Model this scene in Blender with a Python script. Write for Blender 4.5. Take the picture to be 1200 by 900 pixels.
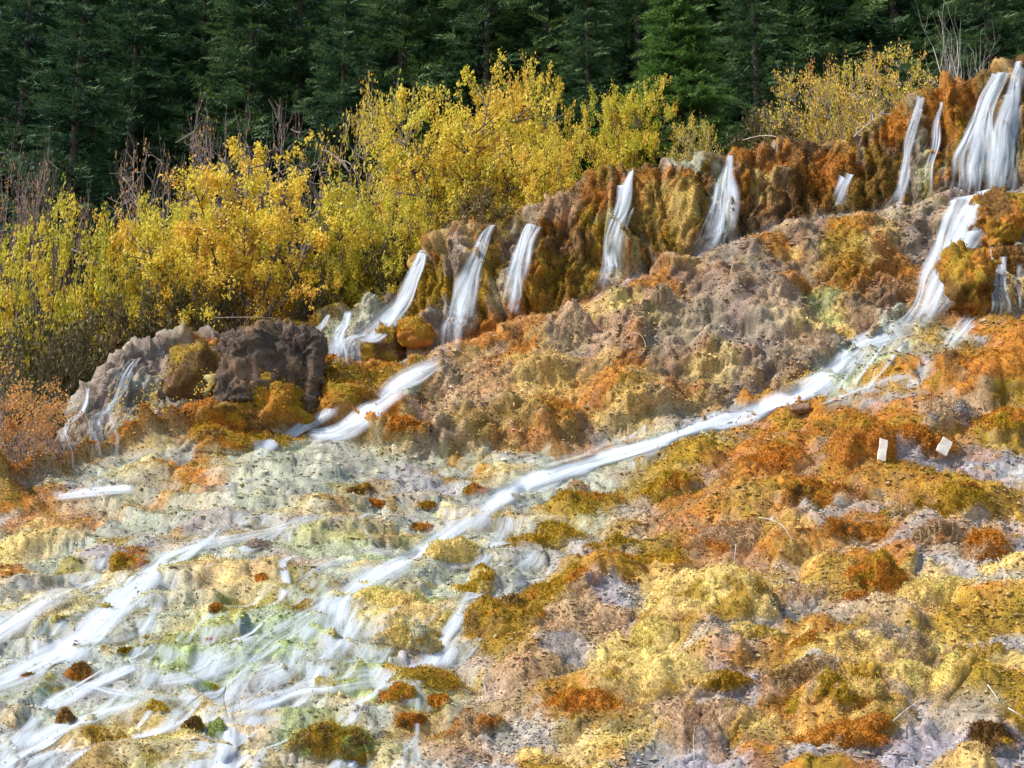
import bpy, math, random
import numpy as np
from mathutils import Vector, Matrix
from mathutils.bvhtree import BVHTree

for o in list(bpy.data.objects):
    bpy.data.objects.remove(o)
SC = bpy.context.scene
COL = SC.collection
RNG = np.random.default_rng(11)
random.seed(11)

# ------------------------------------------------------------ camera, sky, sun
FPX, PITCH = 1650.0, math.radians(12.0)          # focal length for a 1200 px wide frame
cam = bpy.data.cameras.new('camera')
cam.sensor_width = 36.0
cam.lens = 36.0 * FPX / 1200.0
cam.clip_end = 1000
camo = bpy.data.objects.new('camera', cam)
camo.rotation_euler = (math.radians(90) + PITCH, 0, 0)
COL.objects.link(camo)
SC.camera = camo

SUN_DIR = Vector((-0.62, -0.24, 0.745)).normalized()     # towards the sun
sun = bpy.data.lights.new('sun', 'SUN')
sun.energy = 3.3
sun.angle = math.radians(1.5)
sun.color = (1.0, 0.94, 0.85)
suno = bpy.data.objects.new('sun', sun)
suno.rotation_euler = SUN_DIR.to_track_quat('Z', 'Y').to_euler()
COL.objects.link(suno)
W = bpy.data.worlds.new('World')
SC.world = W
W.use_nodes = True
nt = W.node_tree
sky = nt.nodes.new('ShaderNodeTexSky')
sky.sky_type = 'NISHITA'
sky.sun_disc = False
sky.sun_elevation = math.asin(SUN_DIR.z)
sky.sun_rotation = math.atan2(SUN_DIR.x, SUN_DIR.y)
bg = nt.nodes['Background']
bg.inputs['Strength'].default_value = 0.15
nt.links.new(sky.outputs[0], bg.inputs['Color'])
SC.view_settings.view_transform = 'Standard'
SC.view_settings.look = 'None'
SC.view_settings.exposure = 0.75
SC.view_settings.gamma = 1.0
SC.cycles.transparent_max_bounces = 24
SC.cycles.max_bounces = 6

# ------------------------------------------------------------ numeric helpers
CP, SP = math.cos(PITCH), math.sin(PITCH)

def rays(px, py):
    """world direction through a photo position, scaled so that y = 1"""
    a = (np.asarray(px, float) - 600) / FPX
    b = -(np.asarray(py, float) - 450) / FPX
    y = CP - b * SP
    z = SP + b * CP
    return a / y, z / y

def _h(ix, iy, iz, s):
    n = (ix * 374761393 + iy * 668265263 + iz * 2147483647 + s * 974711) & 0xffffffff
    n = ((n ^ (n >> 13)) * 1274126177) & 0xffffffff
    n = ((n ^ (n >> 16)) * 2246822519) & 0xffffffff
    n = n ^ (n >> 15)
    return (n & 0xffffff) / float(0xffffff)

def vnoise(p, s=0):
    """value noise in -1..1"""
    i = np.floor(p).astype(np.int64)
    f = p - i
    f = f * f * f * (f * (f * 6 - 15) + 10)
    r = 0
    for dx in (0, 1):
        wx = f[:, 0] if dx else 1 - f[:, 0]
        for dy in (0, 1):
            wy = f[:, 1] if dy else 1 - f[:, 1]
            for dz in (0, 1):
                wz = f[:, 2] if dz else 1 - f[:, 2]
                r = r + wx * wy * wz * _h(i[:, 0] + dx, i[:, 1] + dy, i[:, 2] + dz, s)
    return r * 2 - 1

def fbm(p, octv=4, s=0, gain=.5):
    r, a, t = 0, 1.0, 0
    for k in range(octv):
        r = r + a * vnoise(p * (2.03 ** k) + k * 17.3, s + k * 31)
        t += a
        a *= gain
    return r / t

def worley(p, s=0):
    """distance to nearest feature and a random id of it"""
    i = np.floor(p).astype(np.int64)
    best = np.full(len(p), 9.0)
    ident = np.zeros(len(p))
    for dx in (-1, 0, 1):
        for dy in (-1, 0, 1):
            for dz in (-1, 0, 1):
                c = i + np.array([dx, dy, dz])
                q = c + np.stack([_h(c[:, 0], c[:, 1], c[:, 2], s + k) for k in (1, 2, 3)], 1)
                d = ((q - p) ** 2).sum(1)
                m = d < best
                best = np.where(m, d, best)
                ident = np.where(m, _h(c[:, 0], c[:, 1], c[:, 2], s + 9), ident)
    return np.sqrt(best), ident

def sstep(a, b, x):
    t = np.clip((x - a) / (b - a), 0, 1)
    return t * t * (3 - 2 * t)

def mk_mesh(name, V, F, smooth=True):
    V = np.asarray(V, np.float32)
    F = np.asarray(F, np.int32)
    me = bpy.data.meshes.new(name)
    n = F.shape[1]
    me.vertices.add(len(V))
    me.vertices.foreach_set('co', V.ravel())
    me.loops.add(F.size)
    me.loops.foreach_set('vertex_index', F.ravel())
    me.polygons.add(len(F))
    me.polygons.foreach_set('loop_start', np.arange(0, F.size, n, dtype=np.int32))
    me.polygons.foreach_set('loop_total', np.full(len(F), n, np.int32))
    me.polygons.foreach_set('use_smooth', np.full(len(F), smooth))
    me.update(calc_edges=True)
    return me

def set_col(me, C, name='tone'):
    a = me.color_attributes.new(name, 'FLOAT_COLOR', 'POINT')
    a.data.foreach_set('color', np.asarray(np.c_[C, np.ones(len(C))], np.float32).ravel())

def set_f(me, x, name):
    a = me.attributes.new(name, 'FLOAT', 'POINT')
    a.data.foreach_set('value', np.asarray(x, np.float32))

def obj(name, me, mat, parent=None, loc=None, **props):
    o = bpy.data.objects.new(name, me)
    if me is not None and mat is not None and not me.materials:
        me.materials.append(mat)
    COL.objects.link(o)
    if parent is not None:
        o.parent = parent
    if loc is not None:
        o.location = loc
    for k, v in props.items():
        o[k] = v
    return o

# ------------------------------------------------------------ materials
def new_mat(name):
    m = bpy.data.materials.new(name)
    m.use_nodes = True
    t = m.node_tree
    for n in list(t.nodes):
        t.nodes.remove(n)
    out = t.nodes.new('ShaderNodeOutputMaterial')
    return m, t, out

def N(t, typ, **kw):
    n = t.nodes.new('ShaderNode' + typ)
    for k, v in kw.items():
        if k in n.inputs.keys():
            n.inputs[k].default_value = v
        else:
            setattr(n, k, v)
    return n

def ramp(t, fac, stops):
    r = t.nodes.new('ShaderNodeValToRGB')
    e = r.color_ramp.elements
    while len(e) < len(stops):
        e.new(.5)
    for q, (p, c) in zip(e, stops):
        q.position = p
        q.color = (*c, 1) if not isinstance(c, (int, float)) else (c, c, c, 1)
    t.links.new(fac, r.inputs[0])
    return r.outputs[0]

def mat_ground():
    m, t, out = new_mat('mossy_travertine')
    L = t.links.new
    att = N(t, 'Attribute', attribute_name='tone')
    wet = N(t, 'Attribute', attribute_name='wet')
    tc = N(t, 'TexCoord')
    n1 = N(t, 'TexNoise', Scale=34.0, Detail=5.0, Roughness=.68)
    n2 = N(t, 'TexNoise', Scale=9.0, Detail=4.0, Roughness=.6)
    for n in (n1, n2):
        L(tc.outputs['Object'], n.inputs['Vector'])
    f1 = ramp(t, n1.outputs['Fac'], [(.28, .55), (.5, .95), (.72, 1.45)])
    f2 = ramp(t, n2.outputs['Fac'], [(.3, .75), (.7, 1.22)])
    mul = N(t, 'Mix', data_type='RGBA', blend_type='MULTIPLY', Factor=1.0)
    L(att.outputs['Color'], mul.inputs[6]); L(f1, mul.inputs[7])
    mu2 = N(t, 'Mix', data_type='RGBA', blend_type='MULTIPLY', Factor=1.0)
    L(mul.outputs[2], mu2.inputs[6]); L(f2, mu2.inputs[7])
    b = N(t, 'BsdfPrincipled')
    L(mu2.outputs[2], b.inputs['Base Color'])
    rr = N(t, 'MapRange'); rr.inputs[3].default_value = .92; rr.inputs[4].default_value = .38
    L(wet.outputs['Fac'], rr.inputs[0]); L(rr.outputs[0], b.inputs['Roughness'])
    b.inputs['Specular IOR Level'].default_value = .35
    bm = N(t, 'Bump', Strength=.45, Distance=.04)
    L(n1.outputs['Fac'], bm.inputs['Height']); L(bm.outputs[0], b.inputs['Normal'])
    L(b.outputs[0], out.inputs[0])
    return m

def mat_tuft():
    m, t, out = new_mat('moss_fibre')
    L = t.links.new
    att = N(t, 'Attribute', attribute_name='tone')
    d = N(t, 'BsdfDiffuse'); tr = N(t, 'BsdfTranslucent')
    L(att.outputs['Color'], d.inputs[0]); L(att.outputs['Color'], tr.inputs[0])
    mx = N(t, 'MixShader'); mx.inputs[0].default_value = .45
    L(d.outputs[0], mx.inputs[1]); L(tr.outputs[0], mx.inputs[2]); L(mx.outputs[0], out.inputs[0])
    return m

def mat_leaf(name, stops, trans=.4, rough=.5):
    m, t, out = new_mat(name)
    L = t.links.new
    att = N(t, 'Attribute', attribute_name='shade')
    oi = N(t, 'ObjectInfo')
    sh = N(t, 'MapRange'); sh.inputs[3].default_value = -.12; sh.inputs[4].default_value = .12
    L(oi.outputs['Random'], sh.inputs[0])
    ad = N(t, 'Math', operation='ADD'); L(att.outputs['Fac'], ad.inputs[0]); L(sh.outputs[0], ad.inputs[1])
    c = ramp(t, ad.outputs[0], stops)
    p = N(t, 'BsdfPrincipled', Roughness=rough)
    p.inputs['Specular IOR Level'].default_value = .3
    tr = N(t, 'BsdfTranslucent')
    L(c, p.inputs['Base Color']); L(c, tr.inputs[0])
    mx = N(t, 'MixShader'); mx.inputs[0].default_value = trans
    L(p.outputs[0], mx.inputs[1]); L(tr.outputs[0], mx.inputs[2]); L(mx.outputs[0], out.inputs[0])
    return m

def mat_bark(name, c0, c1, scale=14):
    m, t, out = new_mat(name)
    L = t.links.new
    tc = N(t, 'TexCoord'); n = N(t, 'TexNoise', Scale=float(scale), Detail=5.0)
    L(tc.outputs['Object'], n.inputs['Vector'])
    b = N(t, 'BsdfPrincipled', Roughness=.9)
    L(ramp(t, n.outputs['Fac'], [(.35, c0), (.65, c1)]), b.inputs['Base Color'])
    bm = N(t, 'Bump', Strength=.5, Distance=.02); L(n.outputs['Fac'], bm.inputs['Height']); L(bm.outputs[0], b.inputs['Normal'])
    L(b.outputs[0], out.inputs[0])
    return m

def mat_water():
    m, t, out = new_mat('silky_water')
    L = t.links.new
    uv = N(t, 'UVMap'); uv.uv_map = 'flow'
    ed = N(t, 'Attribute', attribute_name='edge')
    de = N(t, 'Attribute', attribute_name='dens')
    mp = N(t, 'Mapping'); mp.inputs['Scale'].default_value = (16, .6, 1)
    L(uv.outputs[0], mp.inputs['Vector'])
    n1 = N(t, 'TexNoise', Scale=1.0, Detail=4.0, Roughness=.6, Distortion=.35); L(mp.outputs[0], n1.inputs['Vector'])
    mp2 = N(t, 'Mapping'); mp2.inputs['Scale'].default_value = (6, .7, 1)
    L(uv.outputs[0], mp2.inputs['Vector'])
    n2 = N(t, 'TexNoise', Scale=1.0, Detail=3.0, Roughness=.5); L(mp2.outputs[0], n2.inputs['Vector'])
    s = N(t, 'Math', operation='ADD'); L(n1.outputs['Fac'], s.inputs[0]); L(n2.outputs['Fac'], s.inputs[1])
    # alpha = clamp(dens*1.25 + (streak-1)*1.7) * edge
    a1 = N(t, 'Math', operation='MULTIPLY_ADD'); L(s.outputs[0], a1.inputs[0]); a1.inputs[1].default_value = 1.8; a1.inputs[2].default_value = -1.8
    a2 = N(t, 'Math', operation='MULTIPLY_ADD'); L(de.outputs['Fac'], a2.inputs[0]); a2.inputs[1].default_value = 1.1; L(a1.outputs[0], a2.inputs[2])
    a2.use_clamp = False
    a3 = N(t, 'Math', operation='MULTIPLY_ADD'); L(ed.outputs['Fac'], a3.inputs[0]); a3.inputs[1].default_value = .55; a3.inputs[2].default_value = -.55
    a4 = N(t, 'Math', operation='ADD'); L(a2.outputs[0], a4.inputs[0]); L(a3.outputs[0], a4.inputs[1]); a4.use_clamp = True
    e1 = N(t, 'Math', operation='MULTIPLY'); L(a4.outputs[0], e1.inputs[0]); L(ed.outputs['Fac'], e1.inputs[1])
    dz = N(t, 'MapRange'); dz.inputs[4].default_value = .86; dz.inputs[1].default_value = 0; dz.inputs[2].default_value = .12; L(de.outputs['Fac'], dz.inputs[0])
    e2 = N(t, 'Math', operation='MULTIPLY'); L(e1.outputs[0], e2.inputs[0]); L(dz.outputs[0], e2.inputs[1])
    c = ramp(t, a2.outputs[0], [(.0, (.42, .50, .51)), (.55, (.56, .62, .68)), (1, (.70, .755, .83))])
    p = N(t, 'BsdfDiffuse'); L(c, p.inputs[0])
    geo = N(t, 'NewGeometry')
    nm = N(t, 'VectorMath', operation='MULTIPLY_ADD'); L(geo.outputs['Normal'], nm.inputs[0]); nm.inputs[1].default_value = (.25, .25, .25); nm.inputs[2].default_value = (-.18, -.5, .62)
    nz = N(t, 'VectorMath', operation='NORMALIZE'); L(nm.outputs[0], nz.inputs[0]); L(nz.outputs[0], p.inputs['Normal'])
    tr = N(t, 'BsdfTranslucent'); L(c, tr.inputs[0])
    mx = N(t, 'MixShader'); mx.inputs[0].default_value = .25
    L(p.outputs[0], mx.inputs[1]); L(tr.outputs[0], mx.inputs[2])
    tp = N(t, 'BsdfTransparent')
    fx = N(t, 'MixShader'); L(e2.outputs[0], fx.inputs[0]); L(tp.outputs[0], fx.inputs[1]); L(mx.outputs[0], fx.inputs[2])
    L(fx.outputs[0], out.inputs[0])
    return m

M_GROUND = mat_ground()
M_TUFT = mat_tuft()
M_WATER = mat_water()
M_YELLOW = mat_leaf('yellow_leaf', [(.0, (.36, .40, .04)), (.28, (.70, .63, .06)), (.55, (.88, .67, .08)), (.8, (.84, .54, .07)), (1, (.50, .22, .05))])
M_GREENY = mat_leaf('green_yellow_leaf', [(.0, (.26, .29, .02)), (.3, (.56, .52, .04)), (.6, (.80, .63, .06)), (1, (.78, .46, .05))])
M_RUST = mat_leaf('rust_leaf', [(.0, (.52, .36, .08)), (.5, (.72, .36, .10)), (1, (.56, .22, .09))])
M_DARKL = mat_leaf('dark_green_leaf', [(.0, (.05, .05, .018)), (.6, (.13, .105, .03)), (1, (.32, .18, .05))], .3)
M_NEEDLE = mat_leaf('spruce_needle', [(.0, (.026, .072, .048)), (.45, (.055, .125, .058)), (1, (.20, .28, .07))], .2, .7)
M_NEEDLE_L = mat_leaf('light_conifer_needle', [(.0, (.05, .12, .04)), (.5, (.095, .20, .05)), (1, (.20, .31, .07))], .3, .7)
M_BARK = mat_bark('grey_brown_bark', (.07, .05, .035), (.19, .15, .12))
M_BARE = mat_bark('bare_twig_bark', (.15, .11, .095), (.33, .265, .24))
M_TRUNK = mat_bark('conifer_bark', (.04, .03, .022), (.10, .075, .055))
M_CHIP = mat_bark('weathered_wood', (.50, .43, .34), (.72, .66, .58), 9)
M_DRIFT = mat_bark('dry_branch', (.40, .34, .28), (.66, .60, .53))
M_BROWNWOOD = mat_bark('wet_brown_wood', (.12, .06, .03), (.26, .14, .08))

# ------------------------------------------------------------ the stepped travertine slope
def line(pts):
    a = np.array(pts, float)
    return lambda x: np.stack([np.interp(x, a[:, 0], a[:, 1]), np.interp(x, a[:, 0], a[:, 2])], 0)

F0 = line([(-200, 1020, 9.4), (600, 1020, 9.2), (1400, 1020, 9.0)])
FM = line([(-200, 800, 12.4), (300, 790, 12.6), (560, 800, 12.3), (900, 760, 12.7), (1400, 740, 12.6)])
F1 = line([(-200, 630, 17.0), (0, 592, 18.4), (60, 580, 19.0), (150, 551, 20.0), (235, 531, 20.4), (300, 535, 20.2), (380, 520, 20.6),
           (470, 548, 19.6), (560, 540, 19.9), (700, 527, 20.1), (830, 490, 20.9), (950, 462, 21.3), (1000, 425, 21.9),
           (1060, 388, 22.4), (1110, 380, 22.5), (1200, 370, 22.5), (1400, 350, 22.4)])
F2 = line([(-200, 625, 17.4), (0, 588, 18.9), (60, 576, 19.6), (150, 550, 20.4), (225, 529, 20.8), (250, 488, 21.0), (300, 454, 21.5), (400, 437, 21.9), (480, 428, 22.2),
           (520, 420, 22.3), (600, 388, 22.6), (720, 346, 23.2), (830, 300, 23.8), (930, 264, 24.2), (1040, 250, 24.3),
           (1120, 240, 24.2), (1200, 228, 24.0), (1400, 200, 23.6)])
F3 = line([(-200, 623, 18.0), (0, 587, 19.6), (60, 575, 20.6), (150, 549, 22.2), (225, 524, 23.2), (250, 486, 23.8), (300, 452, 24.6), (400, 434, 24.8), (480, 425, 24.8),
           (520, 417, 24.8), (600, 385, 24.8), (720, 343, 24.8), (830, 297, 24.9), (930, 260, 24.9), (1040, 247, 24.8),
           (1120, 237, 24.6), (1200, 225, 24.4), (1400, 197, 24.0)])
F4 = line([(-200, 610, 18.6), (0, 580, 20.2), (60, 562, 21.4), (85, 500, 22.9), (110, 450, 23.6), (140, 420, 24.1), (190, 405, 24.6), (240, 400, 25.0), (262, 396, 25.3), (300, 384, 25.6),
           (345, 378, 25.8), (380, 366, 25.8), (430, 355, 25.8), (470, 342, 25.8), (492, 308, 25.8), (520, 282, 25.8), (560, 265, 25.8), (600, 250, 25.7), (640, 240, 25.7), (690, 204, 25.6),
           (760, 193, 25.6), (800, 190, 25.6), (840, 184, 25.5), (870, 178, 25.5), (910, 168, 25.5), (950, 164, 25.5), (985, 172, 25.4), (1010, 152, 25.3),
           (1060, 126, 25.2), (1100, 103, 25.1), (1150, 86, 25.0), (1200, 76, 24.9), (1400, 40, 24.6)])
PX = np.concatenate([np.arange(-400, -60, 4.0), np.arange(-60, 1260, 2.0), np.arange(1260, 1761, 4.0)])
NC = len(PX)
bands = [(F0, FM, 125), (FM, F1, 185), (F1, F2, 100), (F2, F3, 10), (F3, F4, 96)]
rowsD, rowsP, rowsB = [], [], []
def smooth_line(a, k):
    w = np.ones(k) / k
    return np.convolve(np.pad(a, (k // 2, k // 2), 'edge'), w, 'valid')
feat = [np.stack([smooth_line(a, 11) for a in f(PX)]) for f in (F0, FM, F1, F2, F3, F4)]
for bi, (fa, fb, n) in enumerate(bands):
    A_, B_ = feat[bi], feat[bi + 1]
    for k in range(n):
        s = k / n
        py = A_[0] + (B_[0] - A_[0]) * s
        # interpolate 1/D in the flat bands (true planes), D in the walls
        if bi < 2:
            D = 1 / (1 / A_[1] + (1 / B_[1] - 1 / A_[1]) * s)
        else:
            D = A_[1] + (B_[1] - A_[1]) * s
        rowsD.append(D); rowsP.append(py); rowsB.append(bi + s)
rowsD.append(feat[5][1]); rowsP.append(feat[5][0]); rowsB.append(5.0)
RD, RP = np.array(rowsD), np.array(rowsP)
RB = np.array(rowsB)[:, None] * np.ones(NC)
# soften the crease between the bands a little
for _ in range(3):
    RD[1:-1] = .25 * RD[:-2] + .5 * RD[1:-1] + .25 * RD[2:]
ax, az = rays(PX[None, :] * np.ones_like(RP), RP)
BX, BY, BZ = ax * RD, RD, az * RD
# the ground rolls over the crest and runs on behind it
back = [(0.10, .03, 5.1), (0.25, .02, 5.2), (0.5, -.04, 5.3), (0.9, -.12, 5.4), (1.5, -.22, 5.5), (2.4, -.35, 5.7), (4, -.5, 6)]
ux = BX[-1] / BY[-1]
exX, exY, exZ, exB = [], [], [], []
for dD, dz, b in back:
    exY.append(BY[-1] + dD); exX.append(ux * (BY[-1] + dD)); exZ.append(BZ[-1] + dz); exB.append(np.full(NC, b))
BX = np.vstack([BX, exX]); BY = np.vstack([BY, exY]); BZ = np.vstack([BZ, exZ]); RB = np.vstack([RB, exB])
RP = np.vstack([RP, np.repeat(RP[-1:], len(back), 0)])
NR = BX.shape[0]
GPX = (PX[None, :] * np.ones((NR, 1))).ravel()
GPY = RP.ravel()
GB = RB.ravel()
P0 = np.stack([BX, BY, BZ], -1)
du = np.gradient(P0, axis=1); dv = np.gradient(P0, axis=0)
NRM = np.cross(du, dv)
NRM /= np.linalg.norm(NRM, axis=-1, keepdims=True) + 1e-9
for _ in range(12):   # smooth normals so relief grows evenly over creases
    NRM[1:-1] = (NRM[:-2] + 2 * NRM[1:-1] + NRM[2:]) / 4
    NRM[:, 1:-1] = (NRM[:, :-2] + 2 * NRM[:, 1:-1] + NRM[:, 2:]) / 4
NRM /= np.linalg.norm(NRM, axis=-1, keepdims=True) + 1e-9
P = P0.reshape(-1, 3); NV = NRM.reshape(-1, 3)
wA = sstep(2.25, 1.95, GB)                       # slope
wB = sstep(1.95, 2.12, GB) * sstep(3.1, 2.9, GB)  # buttress
wD = sstep(3.9, 4.15, GB)                        # cliff
left = sstep(640, 560, GPX + (GPY - 780) * .75)   # 1 in the wet left half of the slope

warp = np.stack([fbm(P * .9, 3, 5), fbm(P * .9 + 40, 3, 6), fbm(P * .9 + 80, 3, 7)], 1)
Q = P + warp * .35
d1, id1 = worley(Q * np.array([.95, 1.05, 1.2]), 100)
d2, id2 = worley(Q * np.array([2.1, 2.1, 2.6]), 200)
d3, id3 = worley((P + warp * .15) * 4.8, 300)
dome1 = np.clip(1 - (d1 / .72) ** 2, 0, 1)
dome2 = np.clip(1 - (d2 / .70) ** 2, 0, 1)
dome3 = np.clip(1 - (d3 / .75) ** 2, 0, 1)
n_lo = fbm(P * .35, 3, 21)
n_mid = fbm(P * 1.6, 4, 22)
n_hi = fbm(P * 6.5, 4, 23, .6)
n_vh = fbm(P * 19., 2, 24, .6)
d4, id4 = worley((P + warp * .1) * 9.5, 350)
dome4 = np.clip(1 - (d4 / .72) ** 2, 0, 1) * id4
big = sstep(.25, .7, id1)
calm = 1 - .45 * left
hA = n_lo * .20 + (dome1 * (.10 + .20 * big) + dome2 * (.02 + .13 * id2) + dome3 * .085 * id3 + dome4 * .055 + n_mid * .07 + n_hi * .04) * calm + n_vh * .014
bw = np.stack([P[:, 0] + .5 * P[:, 2] + .35 * fbm(P * .8, 3, 45), P[:, 1] * .4, P[:, 2] * .45 + .3 * fbm(P * .9, 2, 46)], 1)
bl1, bid1 = worley(bw * 1.5 + 3, 450)
lobB = np.clip(1 - (bl1 / .66) ** 2, 0, 1) * (.3 + .7 * bid1)
rid = 1 - np.abs(fbm(Q * .9, 3, 31, .5)) * 2
hB = n_lo * .3 + rid * .16 + dome1 * .34 * big + dome2 * .16 * id2 + dome3 * .09 * id3 + dome4 * .045 + n_mid * .10 + n_hi * .06 + n_vh * .024 + lobB * .22
ck3, cki3 = worley(P * 3.4 + warp * .6, 720)
hB = hB + (cki3 - .5) * .10 * sstep(-.1, .25, n_mid)
# moss draperies on the cliff: lobes that run down the fall line
cw = np.stack([P[:, 0] + .30 * fbm(P * 1.1, 2, 41) + .12 * fbm(P * 3.5, 2, 43), P[:, 1] * .35, P[:, 2] * .20 + .25 * fbm(P * .8, 2, 42)], 1)
c1, cid1 = worley(cw * 2.1, 400)
c2, cid2 = worley(cw * 4.8 + 9, 500)
c3, cid3 = worley(cw * np.array([9.5, 9.5, 16]) + 19, 600)
lob3 = np.clip(1 - (c3 / .66) ** 2, 0, 1) * (.3 + .7 * cid3)
lob1 = np.clip(1 - (c1 / .62) ** 2, 0, 1)
lob2 = np.clip(1 - (c2 / .62) ** 2, 0, 1)
hD = (lob1 * .74 * (.30 + .70 * cid1) + lob2 * .30 * (.3 + .7 * cid2) + lob3 * .13 + dome3 * .07 * id3 + n_mid * .06 + n_hi * .05 + n_vh * .018 - .2)
hD *= 1 - .45 * sstep(4.75, 5.0, GB)
rockL = sstep(270, 235, GPX)                      # the bare grey cliff on the left has fine drip flutes instead
rid2 = 1 - np.abs(fbm(Q * np.array([2.6, 2.6, .9]), 4, 33, .55)) * 2
ck, cki = worley(P * np.array([2.2, 2.2, .9]) + warp * .5, 700)
ck2, cki2 = worley(P * np.array([5.5, 5.5, 2.6]) + warp * .5, 710)
hDl = (cki - .5) * .30 + (cki2 - .5) * .13 + n_lo * .2 + rid * .14 + rid2 * .13 + n_mid * .14 + n_hi * .09
hD = hD * (1 - rockL) + hDl * rockL
H = hA * wA + hB * wB + hD * wD
H *= sstep(6.2, 5.1, GB) * .85 + .15
PT = P + NV * H[:, None]
# small rimstone steps down the slope
zz = PT[:, 2] + n_lo * .5 + warp[:, 0] * .55 + .10 * PT[:, 0]
ph = zz / .42
fr = ph - np.floor(ph)
stp = sstep(.50, .95, fr) - fr
PT[:, 2] += stp * .20 * wA * (.30 + .70 * left) * sstep(1.98, 1.85, GB)

# ------------------------------------------------------------ colours of moss, rock, algae
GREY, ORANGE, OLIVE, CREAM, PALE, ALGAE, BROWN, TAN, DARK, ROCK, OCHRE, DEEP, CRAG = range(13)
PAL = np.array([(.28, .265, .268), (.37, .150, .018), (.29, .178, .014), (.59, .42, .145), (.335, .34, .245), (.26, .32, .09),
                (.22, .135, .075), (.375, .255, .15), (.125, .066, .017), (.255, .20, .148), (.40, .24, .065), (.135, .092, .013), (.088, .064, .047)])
K = len(PAL)

def paint(Wt, sel, amount):
    Wt *= (1 - amount)[:, None]
    Wt[:, sel] += amount

Wt = np.zeros((len(P), K))
nz1 = fbm(P * .9 + 7, 4, 61); nz2 = fbm(P * 1.1 + 90, 4, 62); nz3 = fbm(P * 2.6 + 50, 4, 63)
# slope, dry right part: grey mud in the hollows, moss on the lumps
Wt[:, GREY] = 1
lump = np.clip(dome1 * big * .9 + dome2 * .6 * id2 + n_mid * .25, 0, 1)
R_ = wA * (1 - left)
paint(Wt, TAN, R_ * sstep(.18, .40, lump + nz3 * .3) * .8)
paint(Wt, OCHRE, R_ * sstep(.12, .34, lump + nz3 * .4) * .85)
paint(Wt, ORANGE, R_ * sstep(.22, .48, lump + nz1 * .6))
paint(Wt, OLIVE, R_ * sstep(.35, .55, lump + nz2 * .55) * sstep(-.05, .18, nz2))
paint(Wt, CREAM, R_ * sstep(.35, .55, lump - nz2 * .6) * sstep(.0, .2, -nz2 + nz3 * .3) * sstep(560, 680, GPY))
# slope, wet left part
L_ = wA * left
paint(Wt, PALE, L_ * sstep(-.45, .1, nz1 + .1))
paint(Wt, CREAM, L_ * sstep(.3, .65, lump + nz2 * .5) * .55)
paint(Wt, TAN, L_ * sstep(.2, .4, nz3 + n_hi * .4) * .35)
paint(Wt, GREY, L_ * sstep(.15, .4, -nz3 + n_hi * .3) * .5)
paint(Wt, ALGAE, L_ * sstep(.12, .35, nz3 * .7 + nz1 * .5) * .75 * sstep(610, 680, GPY))
paint(Wt, OLIVE, L_ * sstep(.42, .62, dome3 * .4 + nz3 * .8 + .1) * .6)
paint(Wt, ORANGE, L_ * sstep(.08, .3, nz2 + nz3 * .5) * sstep(700, 600, GPY + GPX * .12))
# buttress: brown, tan and grey rock
B_ = wB
paint(Wt, BROWN, B_); paint(Wt, TAN, B_ * sstep(-.2, .25, nz1 + nz3 * .4) * .85)
paint(Wt, ROCK, B_ * sstep(.08, .36, nz2 * .8 + nz3 * .4 + (GPX - 840) * .0011))
paint(Wt, CRAG, B_ * sstep(.25, .5, n_mid + nz3 * .5 + (GPX - 900) * .0006) * .55)
paint(Wt, CREAM, B_ * sstep(.16, .38, -nz2 + nz3 * .6) * .6)
paint(Wt, OCHRE, B_ * sstep(.05, .3, -nz1 + nz3 * .5 - (GPX - 700) * .0006) * .6)
paint(Wt, ORANGE, B_ * sstep(.16, .40, -nz1 + n_mid * .5 - (GPX - 700) * .0004) * .8)
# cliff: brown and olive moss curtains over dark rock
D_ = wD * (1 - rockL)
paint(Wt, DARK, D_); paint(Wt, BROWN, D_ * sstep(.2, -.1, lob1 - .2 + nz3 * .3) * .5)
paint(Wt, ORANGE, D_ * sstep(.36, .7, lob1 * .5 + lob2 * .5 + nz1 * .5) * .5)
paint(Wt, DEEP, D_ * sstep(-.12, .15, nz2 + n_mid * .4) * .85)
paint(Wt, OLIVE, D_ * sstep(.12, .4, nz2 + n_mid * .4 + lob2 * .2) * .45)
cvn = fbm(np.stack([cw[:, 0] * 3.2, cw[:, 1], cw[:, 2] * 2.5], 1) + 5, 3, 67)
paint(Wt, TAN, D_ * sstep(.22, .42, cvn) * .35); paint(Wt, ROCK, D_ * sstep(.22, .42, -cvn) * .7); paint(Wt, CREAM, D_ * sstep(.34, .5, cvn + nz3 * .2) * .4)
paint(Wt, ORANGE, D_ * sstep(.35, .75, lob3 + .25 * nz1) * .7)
Dl = wD * rockL
paint(Wt, ROCK, Dl); paint(Wt, GREY, Dl * sstep(.1, .5, nz3 + n_mid * .4) * .7); paint(Wt, BROWN, Dl * sstep(.1, .4, nz1) * .7); paint(Wt, CRAG, Dl * sstep(.05, .3, fbm(P * np.array([4, 4, .8]), 3, 66)) * .45); paint(Wt, PALE, Dl * sstep(.0, .3, nz3) * .4); paint(Wt, TAN, Dl * sstep(.2, .5, nz2) * .5)

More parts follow.
